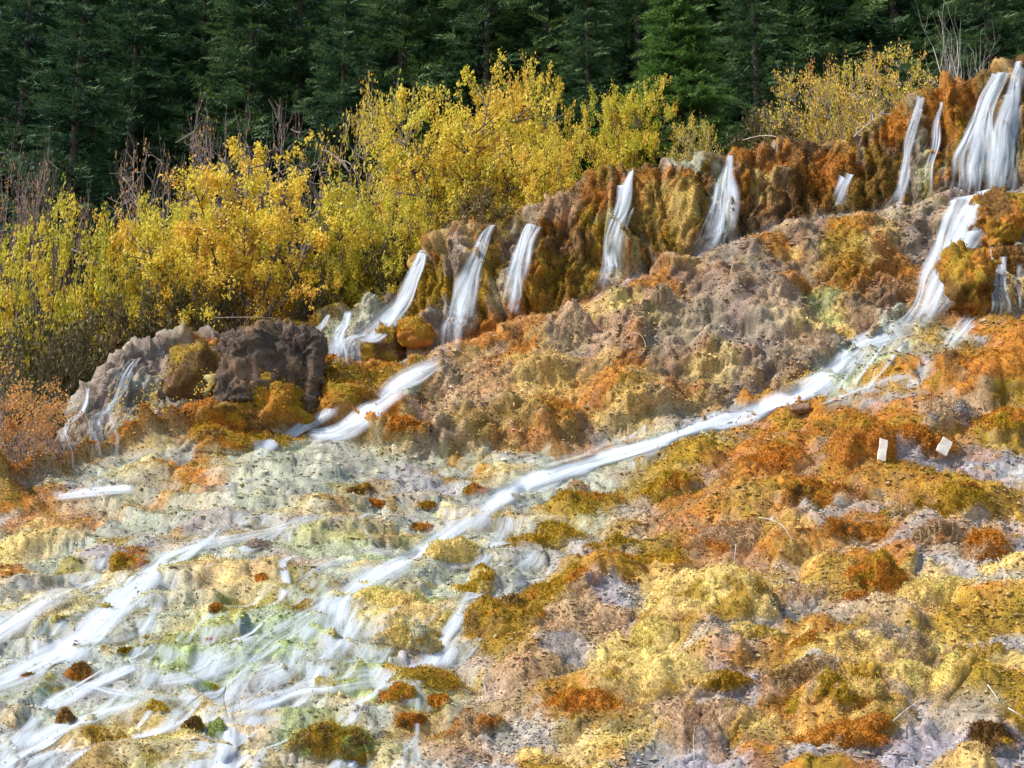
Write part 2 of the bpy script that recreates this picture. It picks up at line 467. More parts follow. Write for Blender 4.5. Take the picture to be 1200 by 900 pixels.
# patches seen in the photograph: (x, y, half width, half height, tilt degrees, class, strength)
PATCH = [
 (1000, 540, 220, 60, -10, ORANGE, .45), (850, 600, 170, 50, -18, ORANGE, .4), (1080, 600, 160, 40, 0, OCHRE, .3), (760, 640, 170, 40, -18, OCHRE, .35), (900, 690, 160, 60, 0, OCHRE, .35),
 (1040, 740, 200, 90, 0, OCHRE, .25), (760, 800, 170, 70, 0, OCHRE, .45), (620, 780, 110, 60, -20, ORANGE, .3), (900, 850, 260, 50, 0, OCHRE, .25), (560, 860, 110, 44, 0, OCHRE, .5),
 # left terrace strip
 (70, 600, 90, 16, -10, ORANGE, .8), (210, 580, 60, 14, -12, ORANGE, .8), (250, 565, 55, 10, -10, ORANGE, .7), (35, 640, 40, 26, -10, CREAM, .8), (20, 680, 26, 22, 0, ORANGE, .9),
 (150, 660, 22, 12, -35, ORANGE, .9), (110, 605, 50, 14, -10, TAN, .7), (60, 660, 40, 16, -10, PALE, .8), (120, 668, 24, 10, 0, GREY, .8),
 (265, 625, 40, 14, 0, GREY, .7), (380, 560, 130, 36, 0, PALE, .85), (300, 590, 120, 20, -8, PALE, .7), (150, 585, 70, 14, -8, PALE, .6), (470, 575, 55, 22, 0, GREY, .7),
 (420, 578, 40, 12, 0, OLIVE, .6), (270, 690, 80, 24, -10, CREAM, .6), (330, 670, 60, 20, -10, TAN, .45), (200, 720, 60, 30, -15, PALE, .6),
 (340, 755, 60, 26, -10, ALGAE, .7), (250, 770, 60, 26, -10, ALGAE, .65), (440, 660, 40, 12, 0, ALGAE, .6), (380, 640, 60, 15, 0, ALGAE, .4), (510, 640, 40, 14, 0, ALGAE, .4),
 (455, 710, 50, 18, 0, CREAM, .8), (520, 645, 40, 16, 0, CREAM, .7), (480, 740, 45, 24, 0, CREAM, .9), (425, 790, 40, 30, 0, ALGAE, .5), (360, 860, 50, 30, 0, ALGAE, .7), (395, 875, 45, 34, 0, OLIVE, .8),
 (120, 870, 90, 22, -5, CREAM, .7), (60, 830, 60, 20, 0, PALE, .7), (250, 860, 60, 25, 0, CREAM, .5), (480, 690, 30, 12, 0, OLIVE, .4),
 # stream bed
 (640, 570, 70, 20, -20, PALE, .8), (740, 545, 60, 18, -20, PALE, .6), (590, 655, 60, 36, -20, PALE, .7), (640, 650, 40, 40, 0, GREY, .5), (790, 530, 80, 16, -18, PALE, .8),
 # dry moss slope
 (1000, 510, 150, 26, -4, ORANGE, .9), (900, 535, 90, 26, -22, ORANGE, .85), (960, 585, 60, 28, -10, ORANGE, .9), (1060, 513, 80, 28, -4, ORANGE, .9), (830, 535, 40, 14, -20, OLIVE, .9),
 (775, 570, 48, 24, -20, OLIVE, .85), (690, 592, 48, 22, -10, OLIVE, .95), (640, 632, 46, 16, -12, OLIVE, .9), (870, 570, 60, 20, -25, ORANGE, .8), (820, 610, 70, 26, -20, ORANGE, .6),
 (1165, 435, 90, 50, -25, ORANGE, .95), (1150, 450, 60, 24, -20, DARK, .45), (1180, 505, 34, 34, 0, OLIVE, .8), (1120, 490, 50, 18, -15, TAN, .85), (1060, 540, 100, 9, 0, GREY, .9), (1160, 545, 60, 10, 0, GREY, .9),
 (1100, 590, 80, 26, 0, OLIVE, .6), (1080, 565, 60, 18, 0, ORANGE, .6), (590, 745, 46, 44, -50, OLIVE, .95), (650, 705, 60, 30, -30, OLIVE, .8), (700, 690, 50, 20, -25, ORANGE, .6), (755, 660, 60, 18, -18, OLIVE, .85),
 (690, 740, 60, 40, -30, TAN, .8), (720, 705, 26, 22, 0, GREY, .9), (830, 700, 80, 34, 0, CREAM, .95), (745, 790, 70, 36, -8, CREAM, .95), (760, 735, 30, 26, 0, CREAM, .9), (860, 650, 110, 26, -10, ORANGE, .55),
 (680, 830, 70, 26, 0, ORANGE, .7), (620, 800, 60, 20, -10, TAN, .7), (660, 780, 40, 12, 0, GREY, .7), (505, 797, 40, 10, -5, OLIVE, .9), (480, 835, 26, 10, 0, ORANGE, .6), (530, 870, 60, 30, 0, TAN, .6), (600, 860, 50, 22, 0, GREY, .6),
 (820, 850, 60, 40, 0, TAN, .85), (690, 885, 90, 20, -5, CREAM, .8), (700, 860, 70, 16, -5, OLIVE, .6), (985, 810, 90, 34, 0, OLIVE, .4), (1080, 800, 90, 30, 0, CREAM, .6), (960, 875, 90, 24, -5, CREAM, .5), (980, 860, 60, 22, -5, ORANGE, .5),
 (900, 825, 100, 16, 5, GREY, .9), (950, 740, 70, 26, 0, GREY, .7), (860, 770, 60, 26, -10, GREY, .6), (1070, 650, 90, 22, -3, GREY, .7), (990, 620, 60, 14, 5, GREY, .6), (1160, 700, 60, 20, 0, GREY, .7), (1110, 880, 60, 26, 0, GREY, .6),
 (1030, 670, 50, 22, -10, ORANGE, .85), (1090, 700, 45, 26, 0, CREAM, .8), (1040, 750, 60, 26, 0, TAN, .8), (1020, 625, 44, 16, 0, ORANGE, .9), (1150, 635, 50, 20, 0, ORANGE, .6), (1120, 650, 40, 14, 0, TAN, .7),
 (1010, 435, 62, 30, -32, PALE, .95), (1020, 445, 50, 18, -25, ALGAE, .35), (1060, 400, 40, 14, -10, PALE, .7), (1120, 402, 26, 14, 0, PALE, .7), (1085, 405, 24, 18, 0, OLIVE, .6), (960, 490, 70, 8, -5, ORANGE, .7),
 # buttress
 (560, 400, 60, 14, -24, ORANGE, .85), (650, 375, 70, 14, -22, ORANGE, .7), (470, 500, 44, 16, -40, ORANGE, .95), (455, 512, 30, 14, -20, ORANGE, .9), (560, 520, 40, 14, 0, OLIVE, .6), (620, 500, 50, 18, 0, OLIVE, .6), (680, 500, 60, 16, -8, ORANGE, .7), (620, 525, 50, 9, 0, ORANGE, .7),
 (620, 455, 60, 36, -20, CREAM, .55), (540, 470, 60, 40, -30, TAN, .6), (690, 370, 40, 14, -10, CREAM, .5), (720, 395, 50, 20, -10, TAN, .7), (780, 440, 40, 26, -10, BROWN, .7), (800, 400, 50, 30, -20, ROCK, .6), (740, 490, 26, 18, 0, OLIVE, .7), (795, 480, 30, 16, 0, ORANGE, .6), (730, 505, 50, 16, 0, CREAM, .5),
 (860, 350, 60, 40, -30, ROCK, .7), (880, 400, 60, 30, -20, ROCK, .8), (910, 370, 28, 24, 0, TAN, .7), (915, 345, 24, 10, 0, ORANGE, .7), (985, 300, 30, 44, 0, OLIVE, .8), (990, 330, 24, 26, 0, ORANGE, .5), (1040, 310, 26, 24, 0, ORANGE, .7), (960, 355, 24, 18, 0, ALGAE, .5), (1030, 350, 40, 30, -10, BROWN, .6), (870, 440, 60, 26, -15, ROCK, .7), (940, 430, 40, 22, 0, TAN, .6), (830, 450, 30, 20, 0, CREAM, .4), (1000, 272, 50, 14, 0, ORANGE, .6), (1060, 260, 50, 12, 0, ROCK, .8),
 # moss ledge on the left
 (390, 462, 130, 26, -10, OLIVE, .9), (320, 470, 50, 26, -15, OLIVE, .9), (270, 500, 40, 26, -40, ORANGE, .7), (410, 440, 110, 10, -4, ORANGE, .6), (460, 480, 40, 12, -35, PALE, .8), (430, 490, 30, 12, -30, PALE, .7), (340, 510, 60, 12, -10, ORANGE, .8),
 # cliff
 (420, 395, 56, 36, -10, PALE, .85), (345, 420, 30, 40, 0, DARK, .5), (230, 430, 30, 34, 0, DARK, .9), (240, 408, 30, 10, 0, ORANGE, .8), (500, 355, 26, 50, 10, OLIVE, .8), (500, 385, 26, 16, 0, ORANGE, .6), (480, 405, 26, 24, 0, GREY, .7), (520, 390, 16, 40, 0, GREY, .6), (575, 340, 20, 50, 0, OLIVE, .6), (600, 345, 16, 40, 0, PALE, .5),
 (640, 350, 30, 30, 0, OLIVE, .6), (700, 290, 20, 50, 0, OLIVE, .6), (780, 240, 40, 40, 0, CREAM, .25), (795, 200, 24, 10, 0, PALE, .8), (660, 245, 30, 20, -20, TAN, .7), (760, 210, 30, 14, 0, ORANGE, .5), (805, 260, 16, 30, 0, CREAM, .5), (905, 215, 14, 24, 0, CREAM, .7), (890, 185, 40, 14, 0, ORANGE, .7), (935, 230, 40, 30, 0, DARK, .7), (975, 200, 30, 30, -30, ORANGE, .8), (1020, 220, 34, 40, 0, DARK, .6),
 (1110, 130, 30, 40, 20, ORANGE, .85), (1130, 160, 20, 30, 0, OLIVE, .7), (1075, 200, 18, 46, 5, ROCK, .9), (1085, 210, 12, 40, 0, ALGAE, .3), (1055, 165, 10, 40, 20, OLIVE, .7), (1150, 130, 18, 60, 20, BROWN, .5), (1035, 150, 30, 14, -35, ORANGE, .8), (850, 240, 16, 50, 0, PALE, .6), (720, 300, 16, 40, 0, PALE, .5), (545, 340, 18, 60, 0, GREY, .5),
]
wx = GPX + nz1 * 26 + nz3 * 14; wy = GPY + nz2 * 14 + nz3 * 9
for (x, y, rx, ry, an, cl, st) in PATCH:
    c, s = math.cos(math.radians(an)), math.sin(math.radians(an))
    X_ = (wx - x) * c + (wy - y) * s; Y_ = -(wx - x) * s + (wy - y) * c
    r = np.sqrt((X_ / rx) ** 2 + (Y_ / ry) ** 2)
    m = r < 1.5
    if m.any():
        a = np.zeros(len(P)); a[m] = sstep(1.2, .65, r[m] + n_hi[m] * .35) * st
        paint(Wt, cl, a)
og = Wt[:, ORANGE] * wA
sw = og * sstep(.02, .22, nz3 + n_hi * .5) * .65
Wt[:, OLIVE] += sw; Wt[:, ORANGE] -= sw
sw = Wt[:, ORANGE] * wA * sstep(.08, .3, fbm(P * 3.3 + 11, 3, 68)) * .5
Wt[:, DARK] += sw * .5; Wt[:, TAN] += sw * .5; Wt[:, ORANGE] -= sw
Wt /= Wt.sum(1, keepdims=True)

def tones(Wt, pts, sd=0):
    c = Wt @ PAL
    a = fbm(pts * 3.1 + sd, 3, 71); b = fbm(pts * 9.5 + sd, 3, 72)
    c = c * (1 + .22 * a + .28 * b)[:, None]
    c[:, 1] *= 1 + .10 * fbm(pts * 2.2 + 30, 2, 73)      # hue drift between rust and gold
    return np.clip(c, .005, .85)

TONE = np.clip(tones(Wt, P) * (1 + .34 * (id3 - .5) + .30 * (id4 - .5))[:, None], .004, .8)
wet = np.clip(Wt[:, PALE] + Wt[:, ALGAE] + .5 * Wt[:, GREY], 0, 1) * (1 - .5 * wB)
idx = np.arange(NR * NC).reshape(NR, NC)
Fq = np.stack([idx[:-1, :-1], idx[:-1, 1:], idx[1:, 1:], idx[1:, :-1]], -1).reshape(-1, 4)
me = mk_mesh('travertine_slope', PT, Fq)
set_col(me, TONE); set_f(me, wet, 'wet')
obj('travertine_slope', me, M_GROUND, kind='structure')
BVH = BVHTree.FromPolygons([tuple(v) for v in PT.tolist()], [tuple(f) for f in Fq.tolist()])

def hit(px, py):
    """where the line of sight through a photo position meets the slope"""
    a, z = rays(px, py)
    d = Vector((float(a), 1, float(z))).normalized()
    h = BVH.ray_cast(Vector((0, 0, 0)), d)
    if h[0] is None:
        return None, None
    n = h[1]
    if n.dot(d) > 0:
        n = -n
    return h[0], n

# ------------------------------------------------------------ wooded hillside behind
hx = np.linspace(-46, 46, 150); hd = np.concatenate([np.linspace(0, 14, 40), np.linspace(15, 80, 45)])
HX, HD = np.meshgrid(hx, hd)
crY = np.interp(hx / 27, ux, BY[-1]) + 1.2
crZ = np.interp(hx / 27, ux, BZ[-1]) - .75
crZ = np.maximum(crZ, 2.4)
def hill_z(x, y):
    y0 = np.interp(x, hx, crY); z0 = np.interp(x, hx, crZ)
    d = np.maximum(y - y0, 0)
    return z0 + .12 * np.minimum(d, 5) + .62 * np.maximum(d - 4, 0) + .1 * np.sin(x * .9 + y * .4)
HY = crY[None, :] + HD
HZ = hill_z(HX, HY)
hp = np.stack([HX, HY, HZ], -1).reshape(-1, 3)
hp[:, 2] += fbm(hp * .6, 3, 81) * .35 * sstep(0, 3, HD.ravel())
ih = np.arange(HX.size).reshape(HX.shape)
hq = np.stack([ih[:-1, :-1], ih[:-1, 1:], ih[1:, 1:], ih[1:, :-1]], -1).reshape(-1, 4)
hm = mk_mesh('hillside', hp, hq)
hw = fbm(hp * .8, 3, 82)[:, None]
set_col(hm, np.clip(np.array([.05, .04, .022]) + hw * np.array([.02, .025, .008]), .005, 1)); set_f(hm, np.zeros(len(hp)), 'wet')
obj('hillside', hm, M_GROUND, kind='structure')

# ------------------------------------------------------------ moss mounds, boulders and clumps standing on the slope
def ico(level):
    bm_ = __import__('bmesh').new()
    __import__('bmesh').ops.create_icosphere(bm_, subdivisions=level, radius=1)
    v = np.array([x.co[:] for x in bm_.verts]); f = np.array([[x.index for x in q.verts] for q in bm_.faces])
    bm_.free()
    return v, f
ICO = {k: ico(k) for k in (4, 5, 6)}

TUFT_V, TUFT_C = [], []
def tufts(pts, nrm, cols, size):
    """small upright fibres; returns triangle soup"""
    n = len(pts)
    r = RNG.normal(size=(n, 3))
    d = nrm * .7 + r * .7 + np.array([-.1, -.1, .3])
    d /= np.linalg.norm(d, axis=1, keepdims=True)
    side = np.cross(d, RNG.normal(size=(n, 3)))
    side /= np.linalg.norm(side, axis=1, keepdims=True) + 1e-9
    ln = (size * RNG.uniform(.5, 1.3, n))[:, None]
    w = ln * RNG.uniform(.16, .34, n)[:, None]
    base = pts - nrm * ln * .15
    V = np.stack([base - side * w, base + side * w, base + d * ln], 1).reshape(-1, 3)
    C = np.repeat(cols * RNG.uniform(.55, 2.25, n)[:, None], 3, 0)
    return V, np.clip(C, .004, .8)

BLOBN = [0]
def blob(name, px, py, w, h, mix, label, cat, group=None, depth=.8, sink=.35, lumps=.22, level=5, tuft=True, lean=None, rough=1.0, box=0.0, rocky=0.0):
    """a rounded lump w x h photo pixels large, standing where the line of sight meets the slope"""
    c, n = hit(px, py + h * .25)
    if c is None:
        return None
    BLOBN[0] += 1; sd = BLOBN[0] * 13.7
    s = c.y / FPX * 1.03
    rx, rz = w * .5 * s, h * .5 * s
    ry = max(rx, rz) * depth
    v, f = ICO[level]
    q = v.copy()
    if box:
        q = np.sign(q) * np.abs(q) ** (1 - box)
    q = q * np.array([rx, ry, rz])
    R = max(rx, rz)
    u = v / np.linalg.norm(v, axis=1, keepdims=True)
    dd = fbm(u * 1.5 + sd, 3, 5) * lumps * 1.3
    wd, wi = worley(u * 2.6 + sd, 6)
    dd += np.clip(1 - (wd / .7) ** 2, 0, 1) * lumps * .7 * wi
    q = q * (1 + dd[:, None])
    nn = u / np.array([rx, ry, rz]); nn /= np.linalg.norm(nn, axis=1, keepdims=True)
    fine = fbm(q * 6 + sd, 3, 7, .6) * .035 * rough + fbm(q * 17 + sd, 3, 8, .6) * .018 * rough
    q = q + nn * (fine * min(1, R / .35))[:, None]
    if rocky:
        rg = (1 - np.abs(fbm(q * 2.4 / R * .6 + sd, 4, 17, .5)) * 2.2) * .5 + fbm(q * np.array([5, 5, 1.6]) + sd, 3, 18) * .35
        cw1, ci1 = worley(q * np.array([1, 1, .45]) * (2.0 / R) + sd, 41); cw2, ci2 = worley(q * np.array([1, 1, .6]) * (5.0 / R) + sd, 42)
        rg = rg * .45 + (ci1 - .5) * .9 + (ci2 - .5) * .4
        q = q + nn * (rg * rocky * R)[:, None]
    if lean:
        a = math.radians(lean); ca, sa = math.cos(a), math.sin(a)
        q = np.stack([q[:, 0] * ca + q[:, 2] * sa, q[:, 1], -q[:, 0] * sa + q[:, 2] * ca], 1)
    ctr = c + Vector((0, ry * .55, rz * (1 - 2 * sink)))
    base = c.copy()
    wt = np.zeros((len(q), K))
    wt[:, mix[0]] = 1
    pn = q + np.array(ctr)
    for k, cl in enumerate(mix[1:]):
        paint(wt, cl, sstep(.0, .24, fbm(pn * (1.0 / R + .8) + k * 20 + sd, 4, 90 + k, .6)) * .85)
    tn = tones(wt, pn, sd)
    m = nn[:, 2] > -.25
    V = q + np.array(ctr - base)
    F = f
    allC = tn
    if tuft:
        cnt = int(min(2600, 260 + w * h * .55))
        cand = np.nonzero(m & (nn[:, 1] < .5))[0]
        pick = RNG.choice(cand, cnt)
        off = RNG.normal(size=(cnt, 3)) * R * .03
        tv, tc_ = tufts(V[pick] + off, nn[pick], tn[pick], np.full(cnt, .024 * c.y / 13))
        F = np.vstack([f, np.arange(len(tv)).reshape(-1, 3) + len(V)])
        V = np.vstack([V, tv]); allC = np.vstack([tn, tc_])
    me = mk_mesh(name, V, F)
    me.materials.append(M_GROUND); me.materials.append(M_TUFT)
    me.polygons.foreach_set('material_index', np.r_[np.zeros(len(f), np.int32), np.ones(len(F) - len(f), np.int32)])
    set_col(me, allC); set_f(me, np.zeros(len(V)), 'wet')
    o = obj(name, me, M_GROUND, loc=base, label=label, category=cat)
    if group:
        o['group'] = group
    return o

def mound(name, px, py, w, h, mix, label, cat, group=None, lumps=.22, rings=34, segs=84, fib=1.0):
    """a cushion of moss grown on the slope: its rim follows the ground, w x h photo pixels as seen"""
    c, _n = hit(px, py)
    if c is None:
        return None
    BLOBN[0] += 1; sd = BLOBN[0] * 13.7
    s = c.y / FPX * 1.03
    acc = Vector((0, 0, 0))
    for dx in (-.4, 0, .4):
        for dy in (-.4, 0, .4):
            hh, nn = hit(px + dx * w, py + dy * h)
            if hh is not None:
                acc += nn
    n = (acc.normalized() + Vector((0, -.1, .45))).normalized()
    t1 = Vector((1, 0, 0)) - n * n.x; t1.normalize()
    t2 = n.cross(t1)
    if t2.y < 0:
        t2 = -t2
    view = c.normalized()
    sg = max(.25, abs(n.dot(view)))
    ra = w * .53 * s
    rb = min(max(.34 * h * s / sg, ra * .45), ra * 1.15)
    hz = h * .40 * s
    c = c - n * 0 - Vector((0, 0, 1)) * hz * .35
    rr = (np.linspace(0, 1, rings) ** .8)[:, None] * np.ones(segs); th = np.linspace(0, 2 * np.pi, segs, endpoint=False)[None, :] * np.ones((rings, 1))
    cs = np.stack([np.cos(th), np.sin(th), np.full_like(th, sd)], -1).reshape(-1, 3)
    edge = (1.05 + .55 * fbm(cs * 1.5, 4, 3)).reshape(rings, segs)
    X = ra * rr * np.cos(th) * edge; Y = rb * rr * np.sin(th) * edge
    q2 = np.stack([X.ravel(), Y.ravel(), np.full(X.size, sd)], 1)
    R = max(ra, .12)
    prof = np.clip(1 - rr.ravel() ** 2.2, 0, 1) ** 1.15
    wd, wi = worley(q2 * (1.5 / R) * np.array([1, 1, .2]), 6)
    bump = fbm(q2 * (1.3 / R), 3, 4) * lumps * 1.2 + np.clip(1 - (wd / .75) ** 2, 0, 1) * lumps * .9 * wi
    hgt = hz * prof * (1 + bump) + hz * .5 * bump * np.minimum(prof * 3, 1) * .5
    fine = (fbm(q2 * 7, 3, 7, .6) * .04 + fbm(q2 * 20, 2, 8) * .018) * min(1, R / .35)
    hgt = hgt + fine * np.minimum(prof * 2, 1) - .035 * sstep(.9, 1.0, rr.ravel())
    V = np.empty((X.size, 3)); nv, t1v, t2v = np.array(n), np.array(t1), np.array(t2)
    o0 = np.array(c)
    gt = np.zeros((X.size, 3))
    for k in range(X.size):
        p = o0 + t1v * q2[k, 0] + t2v * q2[k, 1]
        hh = BVH.ray_cast(Vector(p + nv * 1.2), -n, 2.6)
        V[k] = (np.array(hh[0]) if hh[0] is not None else p) + nv * hgt[k]
        gt[k] = TONE[Fq[hh[2], 0]] if hh[0] is not None else TONE[0]
    # even out the ground's own relief under the cushion
    i = np.arange(rings * segs).reshape(rings, segs)
    F = np.stack([i[:-1], np.roll(i[:-1], -1, 1), np.roll(i[1:], -1, 1), i[1:]], -1).reshape(-1, 4)
    G = V.reshape(rings, segs, 3)
    dv_ = np.gradient(G, axis=0); du_ = np.roll(G, -1, 1) - np.roll(G, 1, 1)
    nn = np.cross(dv_, du_).reshape(-1, 3); nn /= np.linalg.norm(nn, axis=1, keepdims=True) + 1e-9
    if (nn @ nv).mean() < 0:
        nn = -nn
    wt = np.zeros((len(V), K)); wt[:, mix[0]] = 1
    for k, cl in enumerate(mix[1:]):
        paint(wt, cl, sstep(.0, .22, fbm(V * (1.1 / R + .8) + k * 20 + sd, 4, 90 + k, .6)) * .85)
    tn = tones(wt, V, sd)
    bl = sstep(1.0, .62, rr.ravel() + fbm(V * 4 + sd, 3, 77) * .45)[:, None]
    tn = tn * bl + gt * (1 - bl)
    cnt = int(min(4200, 240 + w * h * .9) * fib)
    pr_ = (rr.ravel() * edge.ravel()) * (bl[:, 0] + .02); pr_ = pr_ / pr_.sum()
    pick = RNG.choice(len(V), cnt, p=pr_)
    tv, tc_ = tufts(V[pick] + RNG.normal(size=(cnt, 3)) * R * .03, nn[pick], tn[pick], np.full(cnt, .024 * float(c.y) / 13))
    tri = np.concatenate([F[:, [0, 1, 2]], F[:, [0, 2, 3]]])
    if np.dot(np.cross(V[tri[5, 1]] - V[tri[5, 0]], V[tri[5, 2]] - V[tri[5, 0]]), nv) < 0:
        tri = tri[:, ::-1]
    nf = len(tri)
    F = np.vstack([tri, np.arange(len(tv)).reshape(-1, 3) + len(V)])
    V = np.vstack([V, tv]) - o0
    me = mk_mesh(name, V, F)
    me.materials.append(M_GROUND); me.materials.append(M_TUFT)
    me.polygons.foreach_set('material_index', np.r_[np.zeros(nf, np.int32), np.ones(len(F) - nf, np.int32)])
    set_col(me, np.vstack([tn, tc_])); set_f(me, np.zeros(len(V)), 'wet')
    o = obj(name, me, M_GROUND, loc=tuple(o0), label=label, category=cat)
    if group:
        o['group'] = group
    return o

MM = 'moss mounds on the slope'
MOUNDS = [
 (345, 468, 205, 64, (OLIVE, ORANGE), 'long olive gold moss ledge below the leftmost white falls'),
 (278, 506, 130, 58, (OLIVE, ORANGE, DARK), 'olive gold moss slope descending left from the long ledge'),
 (478, 500, 50, 44, (ORANGE, OCHRE), 'orange moss tongue right of the short left stream'),
 # px, py, w, h, classes, label
 (1010, 508, 120, 62, (ORANGE, OLIVE), 'broad rust orange moss mound behind the upright wood chip'),
 (1075, 520, 86, 52, (ORANGE, DARK), 'rust orange moss mound between the two pale wood chips'),
 (1172, 512, 78, 58, (OLIVE, ORANGE), 'olive gold moss mound right of the tilted wood chip'),
 (1120, 492, 80, 44, (TAN, GREY), 'pinkish tan lump above the tilted wood chip'),
 (1160, 445, 140, 92, (ORANGE, ORANGE, DARK), 'largest orange moss dome at the right edge above the wood chips'),
 (950, 588, 96, 56, (ORANGE, OLIVE, DARK), 'orange moss mound left below the upright wood chip'),
 (905, 545, 90, 40, (ORANGE, OLIVE), 'orange moss swelling just under the long white stream'),
 (780, 570, 84, 40, (OLIVE, ORANGE), 'olive moss mound on the right bank where the stream widens'),
 (690, 594, 92, 42, (OLIVE, ORANGE), 'rounded olive moss mound on the bank right of the forked cascade'),
 (640, 634, 84, 34, (OLIVE, DARK), 'low olive moss mound hugging the right side of the forked cascade'),
 (590, 745, 84, 84, (OLIVE, DARK, ORANGE), 'steep dark olive moss bluff beside the lower right cascade foot'),
 (650, 700, 90, 50, (OLIVE, ORANGE), 'olive and rust moss ridge running up from the dark bluff'),
 (755, 660, 110, 30, (OLIVE, ORANGE), 'long olive moss ridge in the middle of the dry slope'),
 (1030, 672, 78, 50, (ORANGE, OLIVE), 'mixed green and rust moss mound in the grey mud at right'),
 (1095, 702, 92, 56, (CREAM, OLIVE), 'pale golden moss mound right of the mixed green mound'),
 (1040, 755, 104, 58, (TAN, CREAM, ROCK), 'tan fibrous dome with a bare grey patch in the lower right'),
 (1010, 628, 84, 32, (ORANGE, DARK), 'small rust moss mound in the mud under the wood chips'),
 (1100, 598, 118, 50, (OLIVE, TAN), 'shaggy olive tan moss bank below the tilted wood chip'),
 (1165, 640, 80, 44, (ORANGE, TAN), 'rust moss lump near the right edge above the lavender mud'),
 (835, 700, 150, 76, (CREAM, CREAM, OLIVE), 'wide cream yellow moss mound in the middle foreground'),
 (745, 795, 150, 64, (CREAM, CREAM, OLIVE), 'pale cream crust mound low in the middle foreground'),
 (765, 742, 60, 46, (CREAM, OLIVE), 'small cream moss knob between the two cream mounds'),
 (820, 856, 110, 84, (TAN, OLIVE, BROWN), 'shaggy brown tan moss hump at the bottom centre right'),
 (985, 812, 100, 62, (OLIVE, CREAM, TAN), 'green gold moss hump in front of the grey mud strip'),
 (1085, 806, 120, 58, (CREAM, TAN), 'straw coloured moss hump beside the green gold hump'),
 (985, 866, 110, 40, (ORANGE, CREAM), 'flat orange cream moss pad near the bottom edge'),
 (1160, 872, 66, 48, (DARK, OLIVE), 'dark mossy lump in the bottom right corner'),
 (930, 800, 90, 50, (TAN, OLIVE, DARK), 'brown moss tuft mound left of the green gold hump'),
 (845, 800, 80, 36, (OLIVE, CREAM), 'low olive moss pad right of the cream crust mound'),
 (860, 632, 110, 36, (ORANGE, TAN), 'flat rust tan moss pad above the wide cream mound'),
 (680, 828, 90, 34, (ORANGE, OLIVE), 'orange moss pad below the cream crust mound'),
 (395, 872, 96, 66, (OLIVE, ALGAE, DARK), 'dark olive moss hump at the bottom beside the last cascade'),
 (525, 648, 70, 34, (CREAM, OLIVE), 'cream topped lump splitting the forked cascade'),
 (455, 705, 86, 30, (CREAM, ALGAE), 'long cream green lump below the forked cascade'),
 (480, 745, 74, 52, (CREAM, PALE, OLIVE), 'pale cream rock between the two lower cascades'),
 (560, 690, 54, 36, (OLIVE, CREAM), 'small olive cream lump beside the right cascade arm'),
 (120, 870, 70, 28, (CREAM, OLIVE), 'cream moss pad at the bottom left amid the runnels'),
 (1085, 632, 60, 26, (TAN, ORANGE), 'tan moss pad under the shaggy olive bank'),
 (720, 640, 60, 26, (OLIVE, CREAM), 'gold green moss pad above the long olive ridge'),
 (880, 740, 60, 26, (CREAM, OLIVE), 'yellow moss pad at the right foot of the wide cream mound'),
 (940, 700, 70, 30, (TAN, CREAM), 'straw tan moss pad left of the mixed green and rust mound'),
 (550, 850, 90, 44, (TAN, ORANGE, CREAM), 'rust tan hump at the bottom left of centre'),
 (1150, 770, 80, 44, (TAN, OLIVE), 'brown shaggy moss bank by the lower right edge'),
]
for (px, py, w, h, mix, lab) in MOUNDS:
    mound('moss_mound', px, py, w, h, mix, lab, 'moss mound', MM, lumps=.10 if w > 120 and px < 400 else .24)
